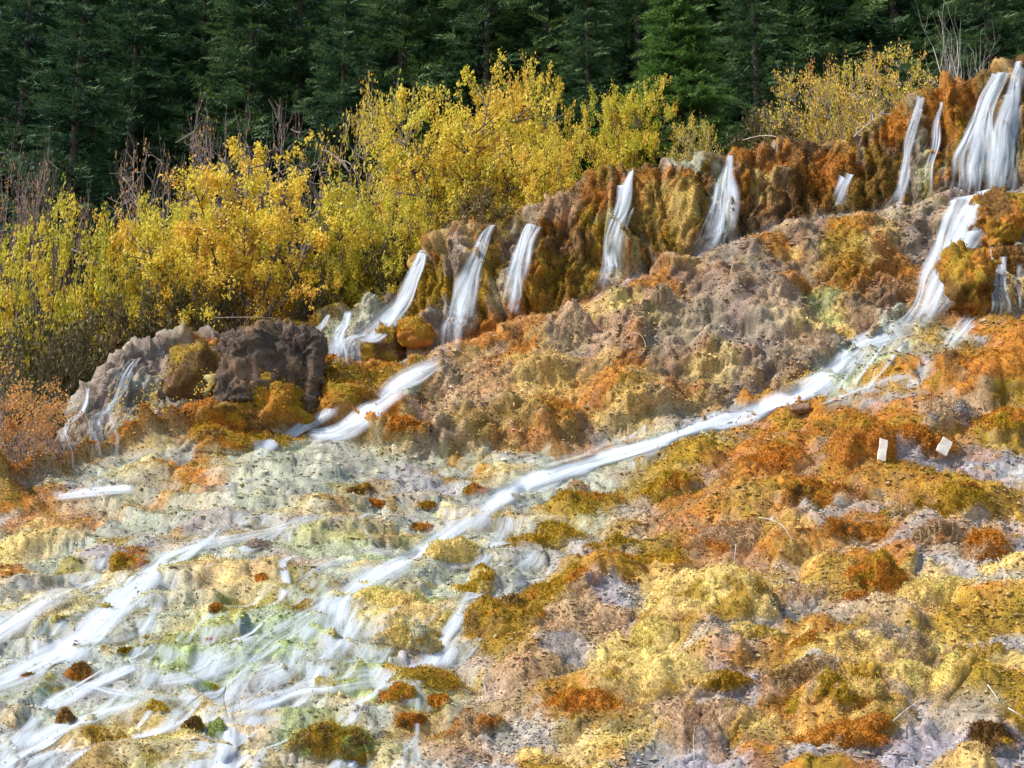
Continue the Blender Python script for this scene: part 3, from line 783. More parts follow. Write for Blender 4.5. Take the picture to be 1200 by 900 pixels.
CLUMPS = [
 (33, 797, 24, 12, (DARK, ORANGE), 'flat rust moss clump below the left cascade near the frame edge'),
 (98, 790, 36, 26, (ORANGE, DARK), 'rust red moss clump in the water at the foot of the left cascade'),
 (78, 842, 24, 24, (DARK, ORANGE), 'dark rust moss clump low on the left among thin runnels'),
 (227, 855, 28, 26, (OLIVE, DARK), 'olive moss clump left of the bright green one'),
 (256, 858, 28, 28, (ALGAE, OLIVE), 'bright green moss clump with a dark twig above it'),
 (245, 808, 28, 16, (ALGAE, OLIVE), 'small green clump in the thin sheet of water'),
 (148, 766, 24, 14, (OLIVE, ALGAE), 'small olive clump right of the left cascade'),
 (185, 830, 30, 14, (OLIVE, CREAM), 'flat olive cream clump in the lower runnels'),
 (253, 718, 22, 18, (ORANGE, DARK), 'rust knob standing on the pale crust between both cascades'),
 (307, 678, 16, 9, (ORANGE,), 'tiny rust knob on the pale crust under the dark stone patch'),
 (247, 751, 14, 8, (ORANGE,), 'tiny rust knob beside the right rim of the left cascade'),
 (467, 811, 46, 20, (ORANGE, OLIVE), 'orange moss cushion standing in the shallow pool'),
 (517, 823, 34, 18, (ORANGE, OLIVE), 'orange moss cushion right of the pool cushion'),
 (482, 844, 34, 20, (ORANGE, DARK), 'rust moss cushion below the two pool cushions'),
 (493, 621, 28, 10, (ORANGE, DARK), 'thin rust moss pad above the forked cascade'),
 (505, 797, 90, 20, (OLIVE, ORANGE), 'long flat olive cushion at the pool edge'),
 (677, 571, 28, 16, (TAN, ORANGE), 'tan stone on the right bank of the long stream'),
 (500, 592, 24, 12, (ORANGE, OLIVE), 'small orange cushion on the grey crust left of the long stream'),
 (420, 577, 30, 16, (DARK, OLIVE), 'dark moss clump on the pale terrace under the brown outcrop'),
 (560, 575, 40, 12, (ORANGE, OLIVE), 'orange moss strip on the left bank of the long stream'),
 (150, 662, 46, 26, (ORANGE, OLIVE), 'orange moss tongue overhanging the top of the left cascade'),
 (355, 712, 26, 14, (OLIVE, CREAM), 'olive knob in the middle of the wet slope'),
 (440, 590, 22, 10, (ORANGE,), 'tiny orange cushion on the pale terrace'),
 (300, 640, 34, 14, (ROCK, DARK), 'dark grey stone patch on the pale crust'),
 (1000, 700, 34, 18, (ORANGE, TAN), 'small rust clump left of the golden mound'),
 (940, 755, 40, 20, (ORANGE, OLIVE), 'small orange clump on the lavender mud'),
 (1130, 575, 36, 22, (ORANGE, DARK), 'small orange clump below the tilted wood chip'),
]
for (px, py, w, h, mix, lab) in CLUMPS:
    mound('moss_clump', px, py, w, h, mix, lab, 'moss clump', 'moss clumps in the shallow water and mud', rings=14, segs=36)
blob('boulder', 447, 408, 58, 46, (DARK, BROWN, OLIVE), 'round dark brown mossy boulder between the left waterfalls', 'boulder', lumps=.25, sink=.15)
blob('rock_block', 312, 428, 116, 104, (CRAG, BROWN, CRAG), 'big dark brown bare rock block left of the leftmost white falls', 'rock', lumps=.10, sink=.3, level=6, box=.40, depth=.6, rough=2.0, tuft=True, rocky=.34)
blob('mossy_rock', 230, 442, 72, 84, (DARK, BROWN, OLIVE), 'dark moss hung rock between the grey cliff and the rock block', 'rock', lumps=.3, sink=.25, level=5)
blob('mossy_rock', 1138, 334, 62, 112, (OLIVE, ORANGE, DARK), 'green gold moss pillar right of the second drop of the big waterfall', 'rock', lumps=.34, sink=.25, level=6, rocky=.10)
blob('mossy_rock', 1182, 262, 82, 84, (ORANGE, OLIVE, DARK), 'orange moss lobe at the right edge under the big waterfall', 'rock', lumps=.38, sink=.3, level=6, rocky=.12)
blob('mossy_rock', 1182, 305, 54, 56, (ORANGE, DARK), 'lower rust moss lobe at the right edge over the thin side fall', 'rock', lumps=.38, sink=.3, level=6, rocky=.12)
blob('mossy_rock', 486, 386, 44, 34, (ORANGE, OLIVE), 'gold moss knob at the foot of the cliff beside the tall double fall', 'rock', lumps=.3, sink=.3, level=4)

# fibres over all the other moss, too many to count
mossw = Wt[:, ORANGE] + Wt[:, OLIVE] + .7 * Wt[:, CREAM] + .8 * Wt[:, DARK] + .55 * Wt[:, TAN] + .4 * Wt[:, BROWN] + .25 * Wt[:, ALGAE] + .9 * Wt[:, OCHRE] + .9 * Wt[:, DEEP] + .12 * Wt[:, PALE]
infr = (GPX > -20) & (GPX < 1220) & (GPY < 930) & (GB < 5.15)
pr = mossw * infr
pick = RNG.choice(len(P), 520000, p=pr / pr.sum())
gn = np.cross(np.gradient(PT.reshape(NR, NC, 3), axis=1), np.gradient(PT.reshape(NR, NC, 3), axis=0)).reshape(-1, 3)
gn /= np.linalg.norm(gn, axis=1, keepdims=True) + 1e-9
if (gn * -PT).sum(1).mean() < 0:
    gn = -gn
tv, tcol = tufts(PT[pick] + RNG.normal(size=(len(pick), 3)) * .012, gn[pick], TONE[pick], .021 * P[pick, 1] / 13)
me = mk_mesh('moss_carpet', tv, np.arange(len(tv)).reshape(-1, 3), False)
set_col(me, tcol)
obj('moss_carpet', me, M_TUFT, kind='stuff', label='short moss fibres over the whole slope', category='moss')

# crumbs of crust, litter and broken moss lying everywhere, too many to count
pr = infr * (wA * (1 - .7 * left) + 0.35 * wB + .0 * wD) * (GB < 4.98) * (.3 + (n_mid > -.1)) * (1 - .6 * Wt[:, ORANGE])
pick = RNG.choice(len(P), 34000, p=pr / pr.sum())
OCT = np.array([(1, 0, 0), (-1, 0, 0), (0, 1, 0), (0, -1, 0), (0, 0, 1), (0, 0, -1)], float)
OF = np.array([(0, 2, 4), (2, 1, 4), (1, 3, 4), (3, 0, 4), (2, 0, 5), (1, 2, 5), (3, 1, 5), (0, 3, 5)])
n_ = len(pick)
sz = (RNG.gamma(2.0, .0036, n_) + .005) * P[pick, 1] / 13
jit = 1 + RNG.uniform(-.45, .45, (n_, 6, 1))
an = RNG.uniform(0, 6.28, n_); ca, sa = np.cos(an)[:, None], np.sin(an)[:, None]
ob = OCT[None] * jit * np.array([1.25, .9, .75]) + RNG.uniform(-.25, .25, (n_, 6, 3))
ob = np.stack([ob[..., 0] * ca - ob[..., 1] * sa, ob[..., 0] * sa + ob[..., 1] * ca, ob[..., 2]], -1) * sz[:, None, None]
cv = (PT[pick] + gn[pick] * sz[:, None] * .3)[:, None, :] + ob
other = TONE[RNG.choice(len(P), n_, p=pr / pr.sum())]
mixc = RNG.uniform(0, .55, n_)[:, None]
cc = (TONE[pick] * (1 - mixc) + other * mixc) * RNG.uniform(.8, 1.6, n_)[:, None]
me = mk_mesh('crust_crumbs', cv.reshape(-1, 3), (OF[None] + 6 * np.arange(n_)[:, None, None]).reshape(-1, 3), False)
set_col(me, np.clip(np.repeat(cc, 6, 0), .005, .85)); set_f(me, np.zeros(n_ * 6), 'wet')
obj('crust_crumbs', me, M_GROUND, kind='stuff', label='crumbs of crust and litter strewn over the slope', category='gravel')

# ------------------------------------------------------------ water
def smooth_rows(A, it):
    for _ in range(it):
        A[1:-1] = (A[:-2] + 2 * A[1:-1] + A[2:]) / 4
    return A

class Water:
    def __init__(self):
        self.V, self.F, self.UV, self.E, self.D, self.n = [], [], [], [], [], 0
    def grid(self, G, dens, edgep=2.5, ends=(.12, .12), seed=None):
        """G rows x cols x 3, dens scalar or per row"""
        r, c, _ = G.shape
        if r < 3:
            return
        i = np.arange(r * c).reshape(r, c) + self.n
        self.F.append(np.stack([i[:-1, :-1], i[:-1, 1:], i[1:, 1:], i[1:, :-1]], -1).reshape(-1, 4))
        self.V.append(G.reshape(-1, 3)); self.n += r * c
        ctr = G[:, c // 2]
        v = np.concatenate([[0], np.cumsum(np.linalg.norm(np.diff(ctr, axis=0), axis=1))])
        wdt = np.linalg.norm(G[:, -1] - G[:, 0], axis=1).mean()
        uu = np.linspace(-1, 1, c)
        so = RNG.uniform(0, 90) if seed is None else seed
        self.UV.append(np.stack([np.tile(uu * wdt * .5 + so, (r, 1)), np.tile(v[:, None] + so, (1, c))], -1).reshape(-1, 2))
        e = 1 - np.abs(uu) ** edgep
        t = np.linspace(0, 1, r)
        en = np.clip(np.minimum(t / max(ends[0], 1e-3), (1 - t) / max(ends[1], 1e-3)), 0, 1)
        self.E.append((np.sqrt(en)[:, None] * e[None, :]).ravel())
        self.D.append((np.broadcast_to(np.asarray(dens, float), (r,))[:, None] * np.ones(c)).ravel())
    def build(self, name, **props):
        V = np.vstack(self.V); F = np.vstack(self.F)
        me = mk_mesh(name, V, F)
        uv = me.uv_layers.new(name='flow')
        uv.data.foreach_set('uv', np.vstack(self.UV)[F.ravel()].astype(np.float32).ravel())
        set_f(me, np.concatenate(self.E), 'edge'); set_f(me, np.concatenate(self.D), 'dens')
        return obj(name, me, M_WATER, **props)

def ribbon(wt, pts, dens=.75, step=5, cols=9, lift=.05, sm=3, edgep=2.5, ends=(.1, .1), wob=0.0, free=False):
    """water running along photo positions (x, y, width) as it lies on the slope"""
    a = np.array(pts, float)
    sl = np.concatenate([[0], np.cumsum(np.hypot(np.diff(a[:, 0]), np.diff(a[:, 1])))])
    n = max(5, int(sl[-1] / step))
    t = np.linspace(0, sl[-1], n)
    C = np.stack([np.interp(t, sl, a[:, k]) for k in range(3)], 1)
    for _ in range(2):
        C[1:-1] = (C[:-2] + 2 * C[1:-1] + C[2:]) / 4
    if wob:
        ph = RNG.uniform(0, 9)
        C[:, 0] += wob * np.sin(t * .05 + ph) * 3
    T = np.gradient(C[:, :2], axis=0); T /= np.linalg.norm(T, axis=1, keepdims=True) + 1e-9
    Nn = np.stack([-T[:, 1], T[:, 0]], 1)
    steep = np.abs(T[:, 1])
    # falls spread sideways, runs spread along their own width
    Nn = np.where((steep > .75)[:, None], np.array([[-1.0, 0.0]]) * np.sign(T[:, 1:2]), Nn)
    G = np.full((n, cols, 3), np.nan)
    for i in range(n):
        for j, u in enumerate(np.linspace(-1, 1, cols)):
            p = C[i, :2] + Nn[i] * u * C[i, 2] * .5
            h, nn = hit(p[0], p[1])
            if h is not None:
                G[i, j] = h + nn * lift
    ok = ~np.isnan(G).any((1, 2))
    G = G[ok]
    if len(G) < 4:
        return
    # no jumps to what lies behind a crest
    y = G[..., 1]; med = np.median(y, axis=1, keepdims=True)
    lim = .5
    G[..., :] = np.where((np.abs(y - med) > lim)[..., None], G * (med / y)[..., None], G)
    if free:
        ym = G[..., 1].min(1)
        yl = np.array([ym[max(0, i - 3):i + 4].min() for i in range(len(ym))])
        G[..., 1] = .35 * G[..., 1] + .65 * yl[:, None]
    G = smooth_rows(G, sm)
    Gt = G.transpose(1, 0, 2); smooth_rows(Gt, max(1, sm // 2)); G = Gt.transpose(1, 0, 2)
    d = np.interp(np.linspace(0, 1, len(G)), np.linspace(0, 1, len(np.atleast_1d(dens))), np.atleast_1d(dens))
    if free and pts[0][1] < 300:
        lipr = [G[0] * 1.0 + np.array([0, .10 * k + .03 * k * k, .035 * k - .012 * k * k]) for k in (4, 3, 2, 1)]
        G = np.concatenate([np.array(lipr), G]); d = np.concatenate([[d[0]] * 4, d])
        smooth_rows(G[:9], 2)
    wt.grid(G, d, edgep, ends)

FG = 'waterfalls along the moss cliff'
def fall(pts, label, strands=None, dens=.46, sd=.80, group=FG, name='waterfall', sm=18, lift=.10, subs=()):
    w = Water()
    for path in (pts,) + tuple(subs):
        a = np.array(path, float)
        ribbon(w, a, np.asarray(dens) * np.array([1.2, 1.05, .8, .6]), 4, 11, lift * .6, sm, 1.6, (.03, .2), free=True)
        mw = a[:, 2].mean()
        m = strands or int(3 + mw / 5)
        t = np.linspace(0, 1, 9)
        b0 = np.stack([np.interp(t, np.linspace(0, 1, len(a)), a[:, q]) for q in range(3)], 1)
        for k in range(m):
            u = -.46 + .92 * (k + RNG.uniform(.15, .85)) / m
            b = b0.copy()
            i0 = int(max(0, RNG.integers(-4, 4))); i1 = 9 - int(max(0, RNG.integers(-3, 3)))
            b[:, 0] += b[:, 2] * u * .86 + RNG.normal() * .8
            b[:, 2] = np.clip(b[:, 2] * RNG.uniform(.14, .36), 4, 15)
            ribbon(w, b[i0:i1], sd * RNG.uniform(.35, 1.05), 4, 5, lift + .05 * RNG.uniform(0, 1), sm, 1.1, (.08, .38), free=True)
    return w.build(name, label=label, category='waterfall', group=group)

fall([(1176, 86, 22), (1160, 112, 26), (1148, 150, 40), (1142, 190, 56), (1138, 238, 64)], 'widest waterfall, at the right end of the cliff crest', subs=([(1192, 78, 14), (1184, 115, 22), (1178, 160, 36), (1176, 200, 46), (1172, 240, 52)], [(1170, 92, 8), (1158, 120, 12), (1135, 165, 22), (1122, 205, 30), (1118, 236, 34)]))
fall([(1142, 236, 66), (1126, 270, 58), (1108, 315, 50), (1088, 360, 46), (1066, 390, 46)], 'second drop of the widest waterfall, sliding left to the stream', dens=.8, sd=1.0)
fall([(1080, 116, 9), (1068, 150, 12), (1060, 190, 15), (1052, 225, 20), (1044, 250, 30)], 'slim white waterfall left of the widest one')
fall([(1101, 122, 8), (1094, 150, 11), (1090, 195, 11), (1087, 238, 12)], 'thin greenish waterfall next to the widest one', dens=.25, sd=.7)
fall([(997, 203, 8), (988, 218, 16), (976, 246, 26)], 'short waterfall half hidden behind an orange moss lobe')
fall([(855, 188, 8), (850, 212, 20), (846, 240, 34), (836, 275, 46), (826, 302, 50)], 'fan shaped waterfall in the middle right of the cliff')
fall([(736, 206, 9), (730, 235, 16), (722, 270, 24), (716, 310, 32), (712, 346, 38)], 'veil like waterfall in the middle of the cliff')
fall([(627, 263, 14), (616, 290, 22), (606, 325, 30), (598, 378, 30)], 'narrow waterfall right of the tall double fall')
fall([(578, 264, 10), (564, 290, 22), (552, 325, 34), (542, 365, 38), (532, 418, 36)], 'tall double waterfall on the left part of the cliff')
fall([(500, 296, 8), (484, 330, 16), (470, 366, 26), (446, 386, 34), (425, 408, 36), (406, 434, 34)], 'cascade curling around the dark boulder at the cliff end', dens=.7, sd=.95)
fall([(412, 374, 8), (405, 395, 16), (398, 434, 26)], 'short fall right of the leftmost white fall')
fall([(388, 369, 8), (379, 395, 14), (370, 436, 18)], 'leftmost white fall, next to the dark rock block')
fall([(360, 390, 5), (350, 412, 9), (340, 438, 12)], 'faint trickle touching the dark rock block', dens=.2, sd=.6)
fall([(1166, 272, 16), (1168, 305, 20), (1168, 345, 24), (1170, 378, 26)], 'thin side fall right of the green gold moss pillar')
fall([(1190, 318, 8), (1194, 345, 10), (1196, 372, 12)], 'faint trickle at the right edge beside the thin side fall', dens=.2, sd=.6)
fall([(160, 424, 8), (146, 450, 18), (134, 490, 30), (122, 548, 44)], 'stringy waterfall over the bare grey rock at far left', dens=.26, sd=.55, strands=7)
fall([(108, 456, 5), (98, 490, 8), (88, 525, 9), (78, 560, 9)], 'single thin trickle at the far left rim of the grey rock')
fall([(1128, 388, 26), (1118, 400, 24), (1108, 418, 22)], 'tiny cascade between the orange dome and the stream')

# the streams on the slope
st = Water()
S1 = [(1075, 384, 36), (1040, 394, 30), (1008, 404, 30), (985, 428, 34), (960, 452, 40), (925, 472, 40), (880, 487, 30), (835, 497, 26), (790, 517, 30), (745, 530, 34), (700, 543, 40), (650, 556, 44), (600, 578, 50), (560, 600, 60), (520, 640, 60)]
ribbon(st, S1, [.8, .85, .85, .8, .7, .55, .5], 6, 13, .04, 3, 2.2)
ribbon(st, [(1060, 392, 10), (1008, 406, 14), (960, 456, 22), (920, 474, 22), (850, 494, 14), (760, 527, 16), (690, 547, 18), (620, 568, 20), (575, 595, 26), (545, 625, 20)], .85, 6, 7, .07, 3)
ribbon(st, [(1050, 392, 20), (1010, 420, 50), (985, 446, 60), (965, 470, 40)], .28, 6, 11, .03, 2)
ribbon(st, [(1090, 432, 14), (1040, 448, 20), (1000, 466, 24), (960, 480, 24)], .35, 6, 9, .03, 2)
for q in ([(1040, 400, 5), (1022, 425, 8), (1000, 455, 9)], [(1060, 402, 5), (1040, 430, 8), (1014, 462, 9)], [(1025, 402, 6), (1000, 430, 9), (980, 462, 10)]):
    ribbon(st, q, .6, 5, 5, .05, 2)
S2 = [(524, 424, 16), (490, 440, 26), (466, 455, 26), (440, 478, 30), (420, 495, 36), (395, 510, 40), (365, 520, 40)]
ribbon(st, S2, [.6, .75, .85, .9, .9], 5, 11, .10, 6)
ribbon(st, [(470, 462, 14), (430, 490, 26), (395, 508, 30), (368, 518, 22)], .9, 5, 7, .13, 6)
ribbon(st, [(400, 478, 10), (370, 494, 20), (335, 516, 28), (300, 534, 30)], [.5, .9, 1.0], 5, 9, .12, 6)
ribbon(st, [(160, 574, 14), (110, 579, 14), (62, 584, 12)], .9, 6, 5, .04, 3)
# long braids in the foreground: x, y, width
BR = [
 ([(560, 600, 46), (510, 640, 50), (470, 662, 46), (430, 684, 50), (400, 705, 56), (390, 740, 70), (380, 775, 90)], [.8, .9, .75, .8, .7]),
 ([(545, 612, 22), (500, 648, 22), (450, 672, 22), (405, 698, 22), (395, 735, 26)], 1.15),
 ([(600, 590, 30), (590, 625, 30), (565, 660, 34), (550, 700, 34), (525, 745, 40), (495, 800, 46)], [.6, .6, .55, .8, .9]),
 ([(545, 715, 16), (522, 750, 20), (500, 785, 24), (486, 806, 26)], 1.1),
 ([(380, 606, 16), (330, 622, 18), (280, 634, 18), (230, 641, 22), (190, 656, 36), (160, 690, 56), (130, 722, 66), (80, 765, 56), (20, 798, 44), (-30, 815, 36)], [.6, .7, .7, .9, 1.1, 1.1, 1.0]),
 ([(200, 652, 22), (165, 690, 30), (135, 715, 36), (90, 755, 30), (40, 790, 26)], 1.35),
 ([(130, 681, 12), (95, 690, 20), (50, 708, 30), (10, 735, 34), (-30, 760, 36)], [.7, .9, 1.0]),
 ([(190, 700, 24), (180, 735, 34), (165, 765, 40), (150, 790, 44)], .55),
 ([(420, 690, 40), (360, 720, 60), (310, 750, 60), (270, 785, 70), (200, 810, 60)], .45),
 ([(400, 700, 20), (350, 745, 40), (340, 785, 50), (300, 800, 40)], .6),
 ([(410, 730, 40), (420, 760, 44), (440, 795, 60)], .5),
 ([(490, 800, 24), (420, 803, 24), (350, 812, 22), (310, 828, 18), (270, 845, 14)], .75),
 ([(260, 815, 20), (200, 825, 22), (140, 818, 20), (70, 800, 18)], .55),
 ([(310, 760, 30), (240, 790, 40), (180, 800, 36)], .4),
 ([(270, 845, 20), (265, 870, 36), (255, 910, 46)], .95),
 ([(170, 826, 10), (140, 835, 14), (90, 850, 14), (40, 880, 18), (0, 905, 18)], .85),
 ([(60, 825, 30), (40, 850, 34), (10, 890, 40)], .5),
 ([(225, 880, 14), (215, 895, 16), (200, 915, 18)], .6),
 ([(440, 870, 10), (425, 885, 14), (405, 905, 16)], .9),
 ([(420, 655, 12), (380, 665, 14), (340, 690, 16)], .4),
 ([(600, 640, 24), (640, 650, 30), (600, 680, 30)], .25),
]
for p_, d_ in BR:
    ribbon(st, p_, np.asarray(d_) * .74, 6, 11, .035, 2, 1.6)
# the thin sheet that covers the wet part of the slope around the braids, whiter where it drops over the little steps
msk = np.zeros(len(P))
sel = (GB < 1.985) & (GPX > -90) & (GPX < 760)
sx_, sy_ = GPX[sel], GPY[sel]
ms = np.zeros(sel.sum())
for p_, d_ in BR + [(S1[8:], .8)]:
    a = np.array(p_, float)
    for (x0, y0, w0), (x1, y1, w1) in zip(a[:-1], a[1:]):
        L2 = (x1 - x0) ** 2 + (y1 - y0) ** 2
        t = np.clip(((sx_ - x0) * (x1 - x0) + (sy_ - y0) * (y1 - y0)) / L2, 0, 1)
        dd = np.hypot(sx_ - x0 - t * (x1 - x0), sy_ - y0 - t * (y1 - y0))
        ms = np.maximum(ms, np.exp(-(dd / (10 + .9 * (w0 + (w1 - w0) * t))) ** 2))
msk[sel] = ms
msk = msk * sstep(-.55, .1, nz1 + nz3 * .6 + msk * .55)
FS = PT.reshape(NR, NC, 3).copy()
for _ in range(5):
    FS[1:-1] = (FS[:-2] + 2 * FS[1:-1] + FS[2:]) / 4; FS[:, 1:-1] = (FS[:, :-2] + 2 * FS[:, 1:-1] + FS[:, 2:]) / 4
fn = np.cross(np.gradient(FS, axis=1), np.gradient(FS, axis=0)).reshape(-1, 3); fn /= np.linalg.norm(fn, axis=1, keepdims=True) + 1e-9
fn *= np.sign((fn * -PT).sum(1).mean())
drop = sstep(.86, .45, fn[:, 2])
fd = msk * (.15 + .40 * drop)
FP = FS.reshape(-1, 3) + fn * .022
keepf = (msk[Fq] > .04).any(1) & (GB[Fq].max(1) < 1.985)
fq = Fq[keepf]
used = np.unique(fq); lut = np.full(len(P), -1); lut[used] = np.arange(len(used))
me = mk_mesh('water_film', FP[used], lut[fq])
uvl = me.uv_layers.new(name='flow')
fu = P[:, 0] * .80 - P[:, 1] * .60 + warp[:, 1] * .5; fv = P[:, 0] * .55 + P[:, 1] * .8 + P[:, 2] * .6
uvl.data.foreach_set('uv', np.stack([fu, fv], 1)[used][lut[fq].ravel()].astype(np.float32).ravel())
set_f(me, np.clip(msk[used] * (.48 + .58 * drop[used]), 0, .85), 'edge'); set_f(me, fd[used], 'dens')
obj('water_film', me, M_WATER, kind='structure')

# rivulets that find their own way down the wet part of the slope
def trace(x, y, n=26, width=.08):
    p, nn = hit(x, y)
    if p is None:
        return None
    pts = [p.copy()]
    vel = Vector((-.35, -.5, 0))
    for _ in range(n):
        h = BVH.ray_cast(pts[-1] + Vector((0, 0, .6)), Vector((0, 0, -1)))
        if h[0] is None:
            break
        q, nn = h[0], h[1]
        if nn.z < 0:
            nn = -nn
        g = Vector((nn.x, nn.y, 0))
        vel = vel * .72 + g * .55 + Vector((-.10, -.16, 0))
        pts.append(q + vel.normalized() * .13)
    P_ = np.array([v[:] for v in pts[1:]])
    if len(P_) < 6:
        return None
    return smooth_rows(P_, 2)
def rivulet(wt, P_, width, dens, lift=.03):
    T = np.gradient(P_, axis=0); T /= np.linalg.norm(T, axis=1, keepdims=True) + 1e-9
    S = np.cross(T, np.array([0, 0, 1.0])); S /= np.linalg.norm(S, axis=1, keepdims=True) + 1e-9
    wd = width * np.sin(np.linspace(.25, 2.9, len(P_)))[:, None]
    rows = []
    for u in (-1, -.5, 0, .5, 1):
        A = P_ + S * wd * u
        B = []
        for a in A:
            h = BVH.ray_cast(Vector(a) + Vector((0, 0, .5)), Vector((0, 0, -1)))
            B.append((h[0] + h[1] * lift)[:] if h[0] is not None else a)
        rows.append(B)
    G = smooth_rows(np.array(rows).transpose(1, 0, 2).copy(), 2)
    wt.grid(G, dens, 2.0, (.2, .3))
for k in range(110):
    x, y = RNG.uniform(-20, 620), RNG.uniform(600, 890)
    if x > 640 - (y - 600) * .55 and y > 640:
        continue
    if x < 230 and y < 660:
        continue
    P_ = trace(x, y, int(RNG.integers(10, 26)))
    if P_ is not None:
        rivulet(st, P_, RNG.uniform(.03, .16), RNG.uniform(.25, .85))
st.build('stream', kind='structure')

# ------------------------------------------------------------ trees and shrubs
class Geo:
    def __init__(self):
        self.V, self.F, self.n = [], [], 0
    def add(self, V, F):
        self.V.append(np.asarray(V, float)); self.F.append(np.asarray(F) + self.n); self.n += len(V)
    def tube(self, pts, r0, r1, sides=5):
        pts = np.asarray(pts, float); n = len(pts)
        T = np.gradient(pts, axis=0); T /= np.linalg.norm(T, axis=1, keepdims=True) + 1e-9
        a = np.cross(T, [.31, .22, .92]); a /= np.linalg.norm(a, axis=1, keepdims=True) + 1e-9
        b = np.cross(T, a)
        r = np.linspace(r0, r1, n)[:, None, None]
        th = np.linspace(0, 2 * np.pi, sides, endpoint=False)
        V = pts[:, None, :] + r * (a[:, None] * np.cos(th)[None, :, None] + b[:, None] * np.sin(th)[None, :, None])
        i = np.arange(n * sides).reshape(n, sides)
        F = np.stack([i[:-1], np.roll(i[:-1], -1, 1), np.roll(i[1:], -1, 1), i[1:]], -1).reshape(-1, 4)
        self.add(V.reshape(-1, 3), F)
    def mesh(self, name):
        return mk_mesh(name, np.vstack(self.V), np.vstack(self.F))

def rv(s=1.0):
    return RNG.normal(size=3) * s

def grow(g, start, d, length, r, depth, tips, curl=.16, up=.10, kids=(4, 4, 3), droop=0.0):
    n = 7 if depth < 2 else 5
    pts = [np.array(start, float)]; d = np.array(d, float)
    for k in range(n - 1):
        d = d + rv(curl) + np.array([0, 0, up - droop * k / n]); d /= np.linalg.norm(d)
        pts.append(pts[-1] + d * length / (n - 1))
    g.tube(pts, r * (1, .8, .6, .6)[depth], r * (.5 if depth < 2 else .3), 5 if depth == 0 else (4 if depth == 1 else 3))
    pts = np.array(pts)
    if depth >= 1:
        tips.append((pts, depth))
    if depth < len(kids):
        m = max(1, int(round(kids[depth] * RNG.uniform(.75, 1.3))))
        for k in range(m):
            t = RNG.uniform(.30, 1.0) if k else 1.0
            i = min(int(t * (n - 1)), n - 1)
            dirn = pts[i] - pts[max(i - 1, 0)] if i else d
            dirn = dirn / (np.linalg.norm(dirn) + 1e-9) + rv(.48)
            dirn /= np.linalg.norm(dirn)
            grow(g, pts[i], dirn, length * RNG.uniform(.45, .72), r * .52, depth + 1, tips, curl, up, kids, droop)

def leaves(tips, count, size, height, mind=1, jitter=.10, greenlow=.25):
    """leaf blades (two triangles each, folded) set along the twigs"""
    segs = [t for t in tips if t[1] >= mind]
    lens = np.array([np.linalg.norm(t[0][-1] - t[0][0]) for t in segs])
    ch = RNG.choice(len(segs), count, p=lens / lens.sum())
    P_ = np.empty((count, 3))
    u = RNG.uniform(.15, 1.0, count)
    for k in range(count):
        s = segs[ch[k]][0]
        x = u[k] * (len(s) - 1); i = min(int(x), len(s) - 2)
        P_[k] = s[i] + (s[i + 1] - s[i]) * (x - i)
    P_ += RNG.normal(size=(count, 3)) * jitter
    nrm = RNG.normal(size=(count, 3)) + np.array([-.25, -.35, .7]); nrm /= np.linalg.norm(nrm, axis=1, keepdims=True)
    ax_ = np.cross(nrm, RNG.normal(size=(count, 3))); ax_ /= np.linalg.norm(ax_, axis=1, keepdims=True) + 1e-9
    bx_ = np.cross(nrm, ax_)
    L = (size * RNG.uniform(.55, 1.3, count))[:, None]; Wd = L * RNG.uniform(.45, .75, count)[:, None]
    V = np.stack([P_ - ax_ * L * .5, P_ + bx_ * Wd * .5 - nrm * L * .08, P_ + ax_ * L * .5, P_ - bx_ * Wd * .5 - nrm * L * .08], 1).reshape(-1, 3)
    F = np.arange(4 * count).reshape(-1, 4)
    sh = .55 + .30 * fbm(P_ * .75, 3, 55) + RNG.normal(size=count) * .13 + greenlow * (P_[:, 2] / height - .55)
    return V, F, np.repeat(np.clip(sh, 0, 1), 4)

def make_shrub(seed, height, spread, stems, kids, count, leaf, lmat, bmat, lean=(0, 0), r=.035, curl=.17, up=.06, jitter=.16, mind=1, base=.25, droop=0.0):
    global RNG
    keep = RNG; RNG = np.random.default_rng(seed)
    g = Geo(); tips = []
    for k in range(stems):
        a = 2 * np.pi * (k + RNG.uniform(-.3, .3)) / stems
        t = RNG.uniform(.15, 1) * spread
        d = np.array([math.cos(a) * t + lean[0], math.sin(a) * t * .8 + lean[1], 1.0]); d /= np.linalg.norm(d)
        grow(g, (math.cos(a) * base * RNG.uniform(.2, 1), math.sin(a) * base * RNG.uniform(.2, 1), -.25), d, height * RNG.uniform(.5, .72) / max(d[2], .55), r * RNG.uniform(.7, 1.2), 0, tips, curl, up, kids, droop)
    wood = g.mesh('stems'); wood.materials.append(bmat)
    crown = None
    if count:
        V, F, sh = leaves(tips, count, leaf, height, mind, jitter)
        crown = mk_mesh('crown', V, F, False); set_f(crown, sh, 'shade'); crown.materials.append(lmat)
    allz = np.vstack(g.V)
    top = np.percentile(allz[:, 2], 99.5)
    RNG = keep
    return wood, crown, top, np.percentile(np.abs(allz[:, 0]), 98)

